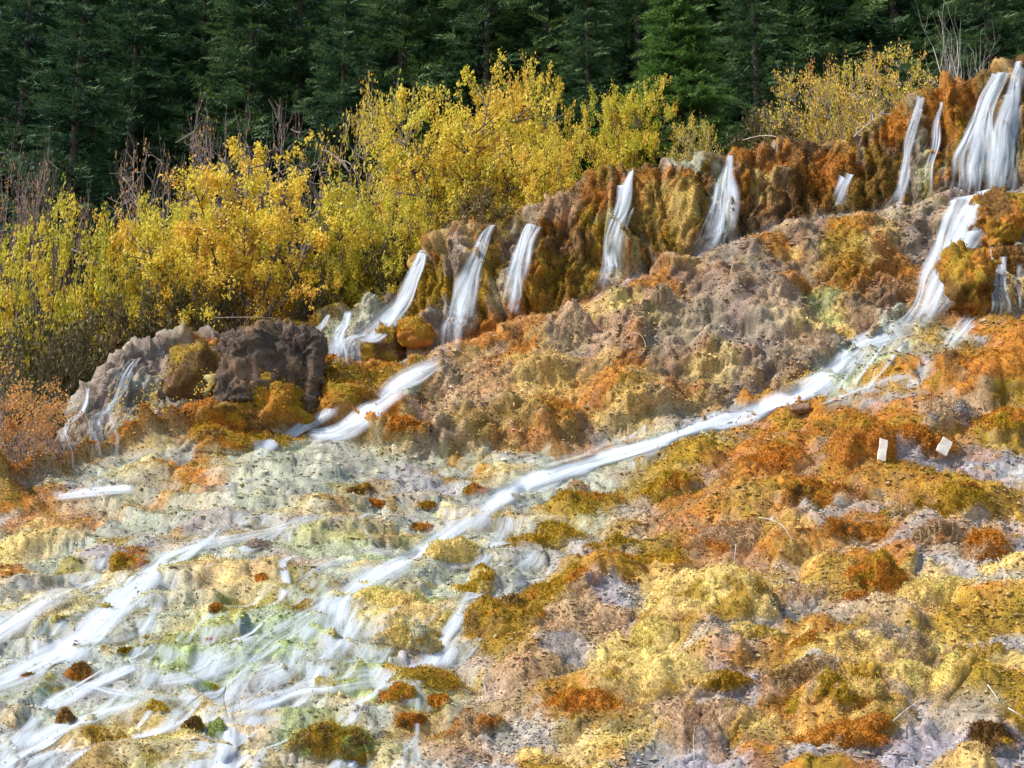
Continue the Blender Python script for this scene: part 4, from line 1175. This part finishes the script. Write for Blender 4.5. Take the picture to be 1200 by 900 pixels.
def stand(x_px, base_py, top_py, D, proto, name, label, cat, group=None, wid=None, rot=0.0, onhill=True, parts=('stems', 'crown')):
    """set a plant of a prototype at distance D so that it reaches from base to top of its place in the photograph"""
    a, z1 = rays(x_px, top_py)
    x = float(a) * D
    if onhill:
        zb = float(hill_z(np.array(x), np.array(D)))
    else:
        zb = float(rays(x_px, base_py)[1]) * D
    H_ = float(z1) * D - zb
    wood, crown, top, half = proto
    k = H_ / top
    kx = k if wid is None else (wid * .5 * D / FPX) / half
    e = bpy.data.objects.new(name, None)
    e.empty_display_size = .2
    COL.objects.link(e)
    e.location = (x, D, zb); e.rotation_euler = (0, 0, rot); e.scale = (kx, kx, k)
    e['label'] = label; e['category'] = cat
    if group:
        e['group'] = group
    obj(parts[0], wood, None, parent=e)
    if crown is not None:
        obj(parts[1], crown, None, parent=e)
    return e

def make_crown_shrub(seed, H, Wd, clusters, per, leaf, lmat, bmat, stems=9, low=.22, cl_r=.30, r=.035, shell=.55, twigs=5, ragged=.14):
    """stems fan out from one stool to leaf clusters spread through a rounded crown"""
    global RNG
    keep = RNG; RNG = np.random.default_rng(seed)
    g = Geo(); tips = []
    C0 = np.array([0, 0, H * (low + 1) * .5]); RR = np.array([Wd * .5, Wd * .45, H * (1 - low) * .5])
    mains = []
    for k in range(stems):
        a = 6.283 * (k + RNG.uniform(-.3, .3)) / stems; rad = RNG.uniform(.25, .85)
        end = C0 + np.array([math.cos(a) * rad * RR[0], math.sin(a) * rad * RR[1], RR[2] * RNG.uniform(.0, .75) * (1.1 - rad * .6)])
        st_ = np.array([math.cos(a), math.sin(a), 0]) * RNG.uniform(.05, .22) + np.array([0, 0, -.3])
        t = np.linspace(0, 1, 9)[:, None]
        bend = np.array([end[0] * .25, end[1] * .25, end[2] * .55])
        pts = (1 - t) ** 2 * st_ + 2 * t * (1 - t) * bend + t ** 2 * end + np.cumsum(RNG.normal(size=(9, 3)), 0) * .028 * t
        g.tube(pts, r * RNG.uniform(.7, 1.2), r * .3, 5)
        mains.append(pts)
    allm = np.vstack(mains)
    LV, LS = [], []
    for c in range(clusters):
        u = RNG.normal(size=3); u /= np.linalg.norm(u)
        q = RNG.uniform(0, 1) ** shell * (1 + ragged * vnoise(u[None] * 2.2 + seed, 3)[0])
        p = C0 + u * RR * q
        if u[2] > .3 and RNG.uniform() < .03:
            p = p + u * RNG.uniform(.1, .3)
        dd = np.linalg.norm(allm - p, axis=1) + .8 * np.maximum(allm[:, 2] - p[2] + .25, 0)
        j = int(dd.argmin()); a0 = allm[j]
        t = np.linspace(0, 1, 6)[:, None]
        mid = a0 * .5 + p * .5 + np.array([0, 0, .05]) + RNG.normal(size=3) * .07
        br = (1 - t) ** 2 * a0 + 2 * t * (1 - t) * mid + t ** 2 * p
        g.tube(br, r * .34, r * .12, 3)
        tone = RNG.normal() * .13
        R_ = cl_r * RNG.uniform(.6, 1.35)
        n_l = int(per * RNG.uniform(.4, 1.5))
        tw = []
        for k in range(twigs):
            d = u * .5 + RNG.normal(size=3) * .75 + np.array([0, 0, .08]); d /= np.linalg.norm(d)
            s0 = br[int(RNG.integers(3, 6))]
            e = s0 + d * R_ * RNG.uniform(.45, 1.1)
            m_ = (s0 + e) * .5 + RNG.normal(size=3) * .03
            tp_ = np.array([s0, m_, e]); g.tube(tp_, r * .12, r * .05, 3); tw.append(tp_)
        for tp_ in tw + [br[3:]]:
            tips.append((tp_, 2, tone, n_l / (twigs + 1)))
    P_, T_ = [], []
    for tp_, _, tone, n_l in tips:
        n_l = int(n_l) + 1
        u = RNG.uniform(0, len(tp_) - 1.001, n_l); i = u.astype(int); f = (u - i)[:, None]
        P_.append(tp_[i] * (1 - f) + tp_[i + 1] * f + RNG.normal(size=(n_l, 3)) * leaf * .65); T_.append(np.full(n_l, tone))
    P_ = np.vstack(P_); T_ = np.concatenate(T_); n_ = len(P_)
    nrm = RNG.normal(size=(n_, 3)) + np.array([-.3, -.3, .7]); nrm /= np.linalg.norm(nrm, axis=1, keepdims=True)
    a_ = np.cross(nrm, RNG.normal(size=(n_, 3))); a_ /= np.linalg.norm(a_, axis=1, keepdims=True) + 1e-9
    b_ = np.cross(nrm, a_)
    L_l = (leaf * RNG.uniform(.5, 1.25, n_))[:, None]; W_l = L_l * RNG.uniform(.5, .8, n_)[:, None]
    V = np.stack([P_ - a_ * L_l * .5, P_ + b_ * W_l * .5 - nrm * L_l * .08, P_ + a_ * L_l * .5, P_ - b_ * W_l * .5 - nrm * L_l * .08], 1).reshape(-1, 3)
    sh = np.clip(.50 + T_ + .14 * fbm(P_ * .8 + seed, 2, 55) + RNG.normal(size=n_) * .10, 0, 1)
    wood = g.mesh('stems'); wood.materials.append(bmat)
    crown = mk_mesh('crown', V, np.arange(4 * n_).reshape(-1, 4), False); set_f(crown, np.repeat(sh, 4), 'shade'); crown.materials.append(lmat)
    RNG = keep
    return wood, crown, H, Wd * .5

SH_Y = make_crown_shrub(1, 3.6, 4.6, 270, 165, .058, M_YELLOW, M_BARK, stems=14, low=.12)
SH_Y2 = make_crown_shrub(2, 3.6, 4.6, 260, 150, .058, M_YELLOW, M_BARK, stems=9, low=.20, r=.05)
SH_Y3 = make_crown_shrub(12, 3.4, 4.0, 200, 150, .058, M_YELLOW, M_BARK, stems=10, low=.15)
SH_G = make_crown_shrub(3, 3.2, 4.2, 230, 140, .060, M_GREENY, M_BARK, stems=10, low=.08)
SH_S = make_crown_shrub(4, 3.0, 4.0, 190, 46, .060, M_YELLOW, M_BARE, stems=11, low=.12, twigs=9)
SH_B = make_crown_shrub(5, 2.6, 3.4, 150, 1, .035, M_RUST, M_BARE, stems=14, low=.1, twigs=9, r=.055, cl_r=.34)
SH_BR = make_crown_shrub(15, 2.6, 3.4, 150, 16, .042, M_RUST, M_BARE, stems=14, low=.1, twigs=9, r=.045, cl_r=.34)
SH_R = make_crown_shrub(6, 2.2, 2.0, 70, 34, .062, M_RUST, M_BARE, stems=9, low=.1, twigs=6, r=.018, cl_r=.24)
SH_D = make_crown_shrub(7, 2.0, 2.8, 90, 60, .085, M_DARKL, M_BARK, stems=9, low=.05, twigs=5)
SH_L = make_shrub(8, 1.3, .9, 7, (4, 4, 2), 900, .065, M_GREENY, M_BARE, r=.012, curl=.2, jitter=.05)
SH_W = make_shrub(9, 4.0, .35, 5, (4, 4, 3), 0, .08, M_RUST, M_DRIFT, r=.045, curl=.12, up=.2)

YG = 'autumn shrubs behind the falls'
stand(292, 392, 165, 27.3, SH_Y, 'yellow_shrub', 'big bright yellow many stemmed shrub above the dark rock block', 'shrub', YG, wid=320)
stand(185, 410, 225, 28.3, SH_Y3, 'yellow_shrub', 'yellow shrub just left of the brightest one', 'shrub', YG, wid=160, rot=2.0)
stand(70, 430, 235, 28.0, SH_G, 'green_yellow_shrub', 'broad yellow green shrub at the far left', 'shrub', YG, wid=240)
stand(415, 350, 225, 27.6, SH_G, 'green_yellow_shrub', 'yellow green shrub right of the brightest yellow one', 'shrub', YG, wid=135, rot=2.6)
stand(540, 290, 78, 28.6, SH_Y2, 'yellow_tree', 'largest golden small tree above the tall double waterfall', 'tree', YG, wid=280, parts=('trunk', 'crown'))
stand(455, 300, 92, 29.6, SH_S, 'yellow_tree', 'sparse orange tinged tree left of the largest golden tree', 'tree', YG, wid=190, rot=1.1, parts=('trunk', 'crown'))
stand(620, 240, 68, 30.4, SH_Y2, 'yellow_tree', 'airy yellow tree behind the largest golden tree', 'tree', YG, wid=170, rot=2.2, parts=('trunk', 'crown'))
stand(640, 238, 150, 27.4, SH_Y3, 'yellow_shrub', 'golden shrub directly behind the cliff crest in the middle', 'shrub', YG, wid=150, rot=.7)
stand(480, 300, 215, 27.2, SH_G, 'green_yellow_shrub', 'low yellow green shrub under the largest golden tree', 'shrub', YG, wid=150, rot=.3)
stand(735, 200, 85, 28.8, SH_Y3, 'yellow_shrub', 'orange yellow shrub left of the light green conifer', 'shrub', YG, wid=150, rot=3.6)
stand(815, 192, 135, 27.0, SH_S, 'yellow_shrub', 'small thin yellow shrub at the foot of the light green conifer', 'shrub', YG, wid=90, rot=1.9)
stand(945, 172, 78, 27.8, SH_S, 'bare_yellow_shrub', 'half bare greyish shrub behind the brown boulders of the crest', 'shrub', YG, wid=150, rot=2.4)
stand(1040, 140, 52, 27.6, SH_S, 'yellow_shrub', 'thin yellow shrub nearest the widest waterfall', 'shrub', YG, wid=150, rot=.5)
stand(985, 150, 66, 28.8, SH_S, 'yellow_shrub', 'yellow shrub between the half bare one and the thin one', 'shrub', YG, wid=110, rot=.9)
BG_ = 'bare shrubs under the dark conifers'
stand(225, 230, 122, 31.5, SH_BR, 'bare_shrub', 'leafless grey shrub above the brightest yellow shrub, the left one', 'shrub', BG_, wid=190)
stand(320, 215, 118, 31.5, SH_B, 'bare_shrub', 'leafless grey shrub above the brightest yellow shrub, the right one', 'shrub', BG_, wid=190, rot=1.3)
stand(15, 330, 160, 30.5, SH_BR, 'bare_shrub', 'reddish leafless shrub at the left edge under the conifers', 'shrub', BG_, wid=130, rot=2.0)
stand(65, 330, 175, 31, SH_BR, 'bare_shrub', 'reddish leafless shrub beside the one at the left edge', 'shrub', BG_, wid=110, rot=3.0)
stand(1110, 100, 0, 30.0, SH_W, 'bare_tree', 'pale leafless tree in front of the conifers at top right', 'tree', None, wid=80, parts=('trunk', 'crown'))
UG = 'dark undergrowth below the yellow shrubs'
for k, (x, b, t, D, w, lab) in enumerate([(40, 480, 370, 25.6, 150, 'dark leafy bush under the broad yellow green shrub at far left'), (120, 440, 350, 26.2, 140, 'dark leafy bush above the far left trickle of the grey rock'), (190, 410, 335, 26.8, 130, 'dark leafy bush on top of the bare grey rock'),
        (250, 400, 320, 27.0, 120, 'dark leafy bush just left of the dark rock block'), (10, 520, 420, 24.0, 120, 'dark bush behind the rust leaved shrub at the left edge'), (370, 365, 310, 27.0, 100, 'dark bush behind the leftmost white fall'),
        (470, 320, 265, 27.0, 100, 'dark bush behind the cascade that curls round the boulder'), (75, 470, 400, 25.0, 90, 'dark bush behind the sparse orange leaved shrub'), (560, 270, 225, 27.0, 120, 'dark bush at the foot of the largest golden tree'), (900, 170, 130, 27.4, 120, 'dark bush behind the brown boulders of the crest')]):
    stand(x, b, t, D, SH_D, 'dark_shrub', lab, 'bush', UG, wid=w, rot=k * 1.7)
RG = 'rust leaved shrubs at the lower left'
stand(22, 592, 428, 19.4, SH_R, 'rust_shrub', 'sparse rust leaved shrub at the left edge', 'shrub', RG, wid=130, onhill=False)
stand(60, 580, 448, 20.6, SH_R, 'rust_shrub', 'sparse orange leaved shrub left of the thin trickle', 'shrub', RG, wid=90, rot=2.2, onhill=False)
stand(40, 588, 500, 19.0, SH_BR, 'bare_shrub', 'grey leafless bush under the rust leaved shrubs', 'shrub', None, wid=120, rot=1.2, onhill=False)
stand(188, 532, 440, 20.9, SH_L, 'small_shrub', 'small yellow green shrub in front of the stringy waterfall', 'shrub', None, wid=110, onhill=False)

def make_conifer(seed, H=15.0, R=3.0, mat=M_NEEDLE, dens=1.0):
    rg = np.random.default_rng(seed)
    g = Geo()
    g.tube([(0, 0, -.6), (.03, 0, H * .3), (0, .03, H * .65), (0, 0, H)], .24, .02, 7)
    PV, PS = [], []
    z = .06 * H
    while z < H * .98:
        t = z / H
        L0 = R * (1 - t) ** .85 * (1 if t > .1 else .8) + .12
        nb = int(rg.integers(6, 10))
        a0 = rg.uniform(0, 6.28)
        for b in range(nb):
            a = a0 + 6.283 * b / nb + rg.normal() * .2
            L = L0 * rg.uniform(.65, 1.12)
            el = .42 - .62 * (1 - t) + rg.normal() * .10
            n = 6
            pts = []
            for k in range(n):
                u = k / (n - 1)
                rad = L * u
                pts.append((math.cos(a) * rad, math.sin(a) * rad, z + L * (math.sin(el) * u - .16 * u * u + .14 * u ** 3)))
            pts = np.array(pts)
            g.tube(pts, .035 * (1 - t) + .012, .006, 3)
            m = int((6 + 12 * L) * dens)
            for q in range(m):
                u = rg.uniform(.12, 1.0)
                x = u * (n - 1); i = min(int(x), n - 2)
                p = pts[i] + (pts[i + 1] - pts[i]) * (x - i)
                sd_ = 1 if q % 2 else -1
                out = np.array([math.cos(a), math.sin(a), 0]); lat = np.array([-math.sin(a), math.cos(a), 0]) * sd_
                ln = (.30 + .34 * (1 - u) * L / R + .12) * rg.uniform(.7, 1.25)
                d = out * rg.uniform(.5, .9) + lat * rg.uniform(.5, 1.0) + np.array([0, 0, rg.uniform(-.30, .10)])
                d /= np.linalg.norm(d)
                # a spray: needles fringe both sides of a short twig
                up = np.cross(d, lat + rg.normal(size=3) * .5); up /= np.linalg.norm(up) + 1e-9
                sd2 = np.cross(up, d)
                for w_ in range(6):
                    s0 = p + d * ln * (w_ * .17)
                    for sgn in (-1, 1):
                        tip = s0 + d * ln * .24 + sd2 * sgn * ln * (.27 - .028 * w_) + up * rg.uniform(-.14, .16) * ln
                        PV.append([s0 - d * ln * .03, tip, s0 + d * ln * .085])
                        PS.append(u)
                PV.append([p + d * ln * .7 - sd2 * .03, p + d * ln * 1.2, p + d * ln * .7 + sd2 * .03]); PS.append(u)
        z += H * .042 * rg.uniform(.8, 1.2)
    V = np.array(PV).reshape(-1, 3)
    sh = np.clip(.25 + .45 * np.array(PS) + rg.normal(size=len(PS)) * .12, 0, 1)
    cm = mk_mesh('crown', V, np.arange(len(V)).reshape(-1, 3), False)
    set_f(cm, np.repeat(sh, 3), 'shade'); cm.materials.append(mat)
    wd = g.mesh('trunk'); wd.materials.append(M_TRUNK)
    return wd, cm, H, R

CON = [make_conifer(k, 15.0, 2.9 + .3 * k) for k in range(3)]
CON_L = make_conifer(9, 8.0, 1.7, M_NEEDLE_L, 1.3)
CG = 'dark conifers on the hillside'
def conifer(x_px, D, Hm, proto, label, group=CG, rot=0.0, sx=1.0, name='conifer'):
    x = float(rays(x_px, 200)[0]) * D
    e = bpy.data.objects.new(name, None); COL.objects.link(e)
    k = Hm / proto[2]
    e.location = (x, D, float(hill_z(np.array(x), np.array(D))) - .1); e.scale = (k * sx, k * sx, k); e.rotation_euler = (0, 0, rot)
    e['label'] = label; e['category'] = 'conifer'
    if group:
        e['group'] = group
    obj('trunk', proto[0], None, parent=e); obj('crown', proto[1], None, parent=e)
    return e
DARKLAB = 'dark conifer crowded among others on the shaded hillside'
conifer(85, 33.0, 13, CON[0], 'tall yellowish dark conifer nearest the front at upper left', rot=.4, sx=1.1)
conifer(290, 34.5, 14, CON[1], 'blue green conifer with drooping boughs left of centre', rot=1.1, sx=1.15)
conifer(400, 33.5, 12, CON[2], 'dark conifer touching the left rim of the golden trees', rot=2.0)
conifer(690, 33.5, 10, CON[0], 'dark conifer right behind the orange yellow shrub', rot=3.0)
conifer(890, 32.5, 10, CON[1], 'mossy green conifer right of the light green conifer', rot=.2)
conifer(1170, 32.5, 11, CON[2], 'dark conifer in the top right corner', rot=5.0)
rr_ = np.random.default_rng(4)
for k, (x_, lab_) in enumerate([(20, 'dark conifer at the left edge behind the reddish leafless shrubs'), (150, 'dark conifer above the small bright green young conifer'), (230, 'dark conifer rising behind the left leafless grey shrub'),
        (345, 'dark conifer rising behind the right leafless grey shrub'), (470, 'dark conifer above the sparse orange tinged tree'), (570, 'dark conifer above the crown of the largest golden tree'), (640, 'dark conifer above the airy yellow tree'),
        (750, 'dark conifer at the left side of the light green conifer'), (960, 'dark conifer above the half bare greyish shrub'), (1060, 'dark conifer left of the pale leafless tree'), (1112, 'dark conifer directly behind the pale leafless tree')]):
    conifer(x_, 35.5 + rr_.uniform(-.8, .8), 13 * rr_.uniform(.9, 1.2), CON[k % 3], lab_, rot=rr_.uniform(0, 6.28), sx=rr_.uniform(1.0, 1.3))
for row, (D, n, hm_) in enumerate([(38.5, 16, 14), (42.0, 16, 14), (47, 16, 15), (54, 15, 15)]):
    for k in range(n):
        conifer(-330 + 1900 * (k + .5 + rr_.uniform(-.3, .3)) / n + row * 20, D + rr_.uniform(-1, 1), hm_ * rr_.uniform(.85, 1.2), CON[int(rr_.integers(3))], DARKLAB, rot=rr_.uniform(0, 6.28), sx=rr_.uniform(1.0, 1.35))
conifer(800, 29.5, 7.4, CON_L, 'light green conifer standing alone in front of the dark ones', 'light green young conifers', rot=.8, sx=1.1)
conifer(142, 31.0, 3.6, CON_L, 'small bright green young conifer at left among bare shrubs', 'light green young conifers', rot=2.1)
conifer(690, 31.0, 4.4, CON_L, 'young conifer poking up behind the orange yellow shrub', 'light green young conifers', rot=3.3)
conifer(1045, 31.0, 4.0, CON_L, 'young conifer above the thin yellow shrub', 'light green young conifers', rot=4.4)

# ------------------------------------------------------------ wood chips, twigs and branches
import bmesh
bpy.context.view_layer.update()
DG = bpy.context.evaluated_depsgraph_get()
def hit_all(px, py):
    a, z = rays(px, py)
    ok, loc, n, i, o, m = SC.ray_cast(DG, Vector((0, 0, 0)), Vector((float(a), 1, float(z))).normalized())
    return (loc, n) if ok else hit(px, py)
def plank(px, py, L, Wd, T, ang, tilt, mat, name, label, cat, seed):
    c, n = hit_all(px, py)
    rg = random.Random(seed)
    bm_ = bmesh.new()
    outline = [(-.5, -.5), (-.42, -.47), (.30, -.5), (.5, -.44), (.47, -.1), (.5, .2), (.44, .5), (-.1, .47), (-.5, .5), (-.46, .15), (-.52, -.1)]
    vs = [bm_.verts.new(((x + rg.uniform(-.02, .02)) * Wd, -T / 2, (y + rg.uniform(-.02, .02)) * L)) for x, y in outline]
    f = bm_.faces.new(vs)
    r = bmesh.ops.extrude_face_region(bm_, geom=[f])
    bmesh.ops.translate(bm_, vec=(0, T, 0), verts=[v for v in r['geom'] if isinstance(v, bmesh.types.BMVert)])
    bmesh.ops.recalc_face_normals(bm_, faces=bm_.faces)
    bmesh.ops.bevel(bm_, geom=bm_.edges[:], offset=T * .18, segments=1, affect='EDGES')
    me = bpy.data.meshes.new(name); bm_.to_mesh(me); bm_.free()
    o = obj(name, me, mat, loc=c + Vector((0, -.10, .02)), label=label, category=cat)
    o.rotation_euler = (math.radians(tilt), math.radians(ang), 0)
    return o
s1 = hit(1032, 530)[0].y / FPX
plank(1032, 531, 30 * s1, 10 * s1, 2.6 * s1, 14, -18, M_CHIP, 'wood_chip', 'upright narrow pale wood chip leaning on the orange mound', 'wood chip', 1)
plank(1104, 527, 24 * s1, 14 * s1, 2.6 * s1, 34, -22, M_CHIP, 'wood_chip', 'tilted short whitish wood chip on the rust moss', 'wood chip', 2)
s2 = hit(936, 482)[0].y / FPX
plank(936, 482, 12 * s2, 26 * s2, 8 * s2, -8, -40, M_BROWNWOOD, 'wood_block', 'brown wet wood piece lying on the bank of the white stream', 'wood piece', 3)

def twig(pts, r, mat, label, side=0, name='twig', cat='twig', lift=.03):
    """pts: photo positions and lift above the ground"""
    g = Geo(); W_ = []
    for (px, py, up) in pts:
        c, n = hit_all(px, py)
        if c is None:
            continue
        W_.append(np.array(c) + np.array([0, -.04, lift + up]))
    W_ = np.array(W_)
    y = np.median(W_[:, 1]); W_ = np.array([w * (np.clip(w[1], y - .35, y + .35) / w[1]) for w in W_])
    t = np.linspace(0, len(W_) - 1, len(W_) * 3)
    C = np.stack([np.interp(t, np.arange(len(W_)), W_[:, k]) for k in range(3)], 1)
    C = smooth_rows(C, 2)
    o0 = C[0].copy()
    r *= .65
    g.tube(C - o0, r, r * .45, 5)
    L = np.linalg.norm(C[-1] - C[0])
    for k in range(side):
        i = int(RNG.integers(1, len(C) - 1)); d = (C[i + 1] - C[i]); d = d / np.linalg.norm(d) + rv(.6); d /= np.linalg.norm(d)
        g.tube([C[i] - o0, C[i] - o0 + d * L * .15, C[i] - o0 + (d + rv(.2)) * L * .3], r * .6, r * .2, 4)
    return obj(name, g.mesh(name), mat, loc=o0, label=label, category=cat)
twig([(724, 722, 0), (732, 716, .03), (738, 708, .05)], .014, M_DRIFT, 'pale forked twig lying in the grey mud of the middle slope', 2)
twig([(1168, 663, .05), (1173, 672, .05), (1177, 681, .0), (1175, 690, 0)], .008, M_DRIFT, 'thin whitish bent twig in the mud near the right edge')
twig([(981, 768, .06), (978, 779, .03), (975, 792, 0)], .010, M_BARK, 'dark short stick standing in the grey mud')
twig([(888, 610, 0), (905, 617, .04), (918, 625, .04), (927, 636, 0)], .010, M_DRIFT, 'pale curved stick on the flat rust moss pad')
twig([(862, 645, .03), (860, 660, 0)], .008, M_DRIFT, 'short pale stick below the pale curved one')
twig([(1045, 850, 0), (1060, 842, .03), (1078, 832, .05)], .010, M_DRIFT, 'pale stick slanting up in front of the straw coloured hump')
twig([(1180, 838, .02), (1192, 845, .02), (1204, 852, 0)], .010, M_DRIFT, 'pale stick at the lower right edge')
twig([(1156, 812, .03), (1168, 824, 0)], .009, M_DRIFT, 'short pale stick above the one at the lower right edge')
twig([(265, 822, .10), (262, 832, .06), (268, 846, 0)], .008, M_BARK, 'dark upright twig above the bright green moss clump')
twig([(240, 817, .01), (230, 825, .01), (220, 831, 0)], .007, M_BARK, 'dark thin twig lying in the runnels')
twig([(813, 895, 0), (812, 880, .05), (814, 868, .08)], .006, M_DRIFT, 'thin pale stem at the bottom edge before the brown tan hump')
twig([(728, 405, .02), (738, 396, .06), (752, 400, .08), (758, 414, .06), (750, 424, .04), (734, 422, 0)], .010, M_DRIFT, 'pale bent branch curled into a hoop on the brown outcrop')
twig([(966, 535, 0), (972, 524, .04), (980, 516, .02)], .008, M_BARK, 'thin dark twig left of the upright wood chip')
twig([(722, 545, .01), (745, 538, .02), (765, 533, 0)], .008, M_BARK, 'dark twig trailing in the long white stream')
twig([(1000, 166, .03), (1012, 158, .08), (1024, 151, .12), (1036, 143, .16)], .022, M_DRIFT, 'bleached fallen branch on the crest left of the slim waterfall', 5, 'fallen_branch', 'branch', .05)
twig([(870, 170, .04), (888, 168, .10), (905, 168, .10), (922, 170, .03)], .016, M_DRIFT, 'grey arching branch on the crest behind the brown boulders', 1, 'fallen_branch', 'branch', .05)
twig([(252, 378, .0), (272, 384, .12), (300, 386, .10), (330, 382, .02)], .014, M_BARE, 'grey fallen branch over the top of the dark rock block', 4, 'fallen_branch', 'branch', .08)
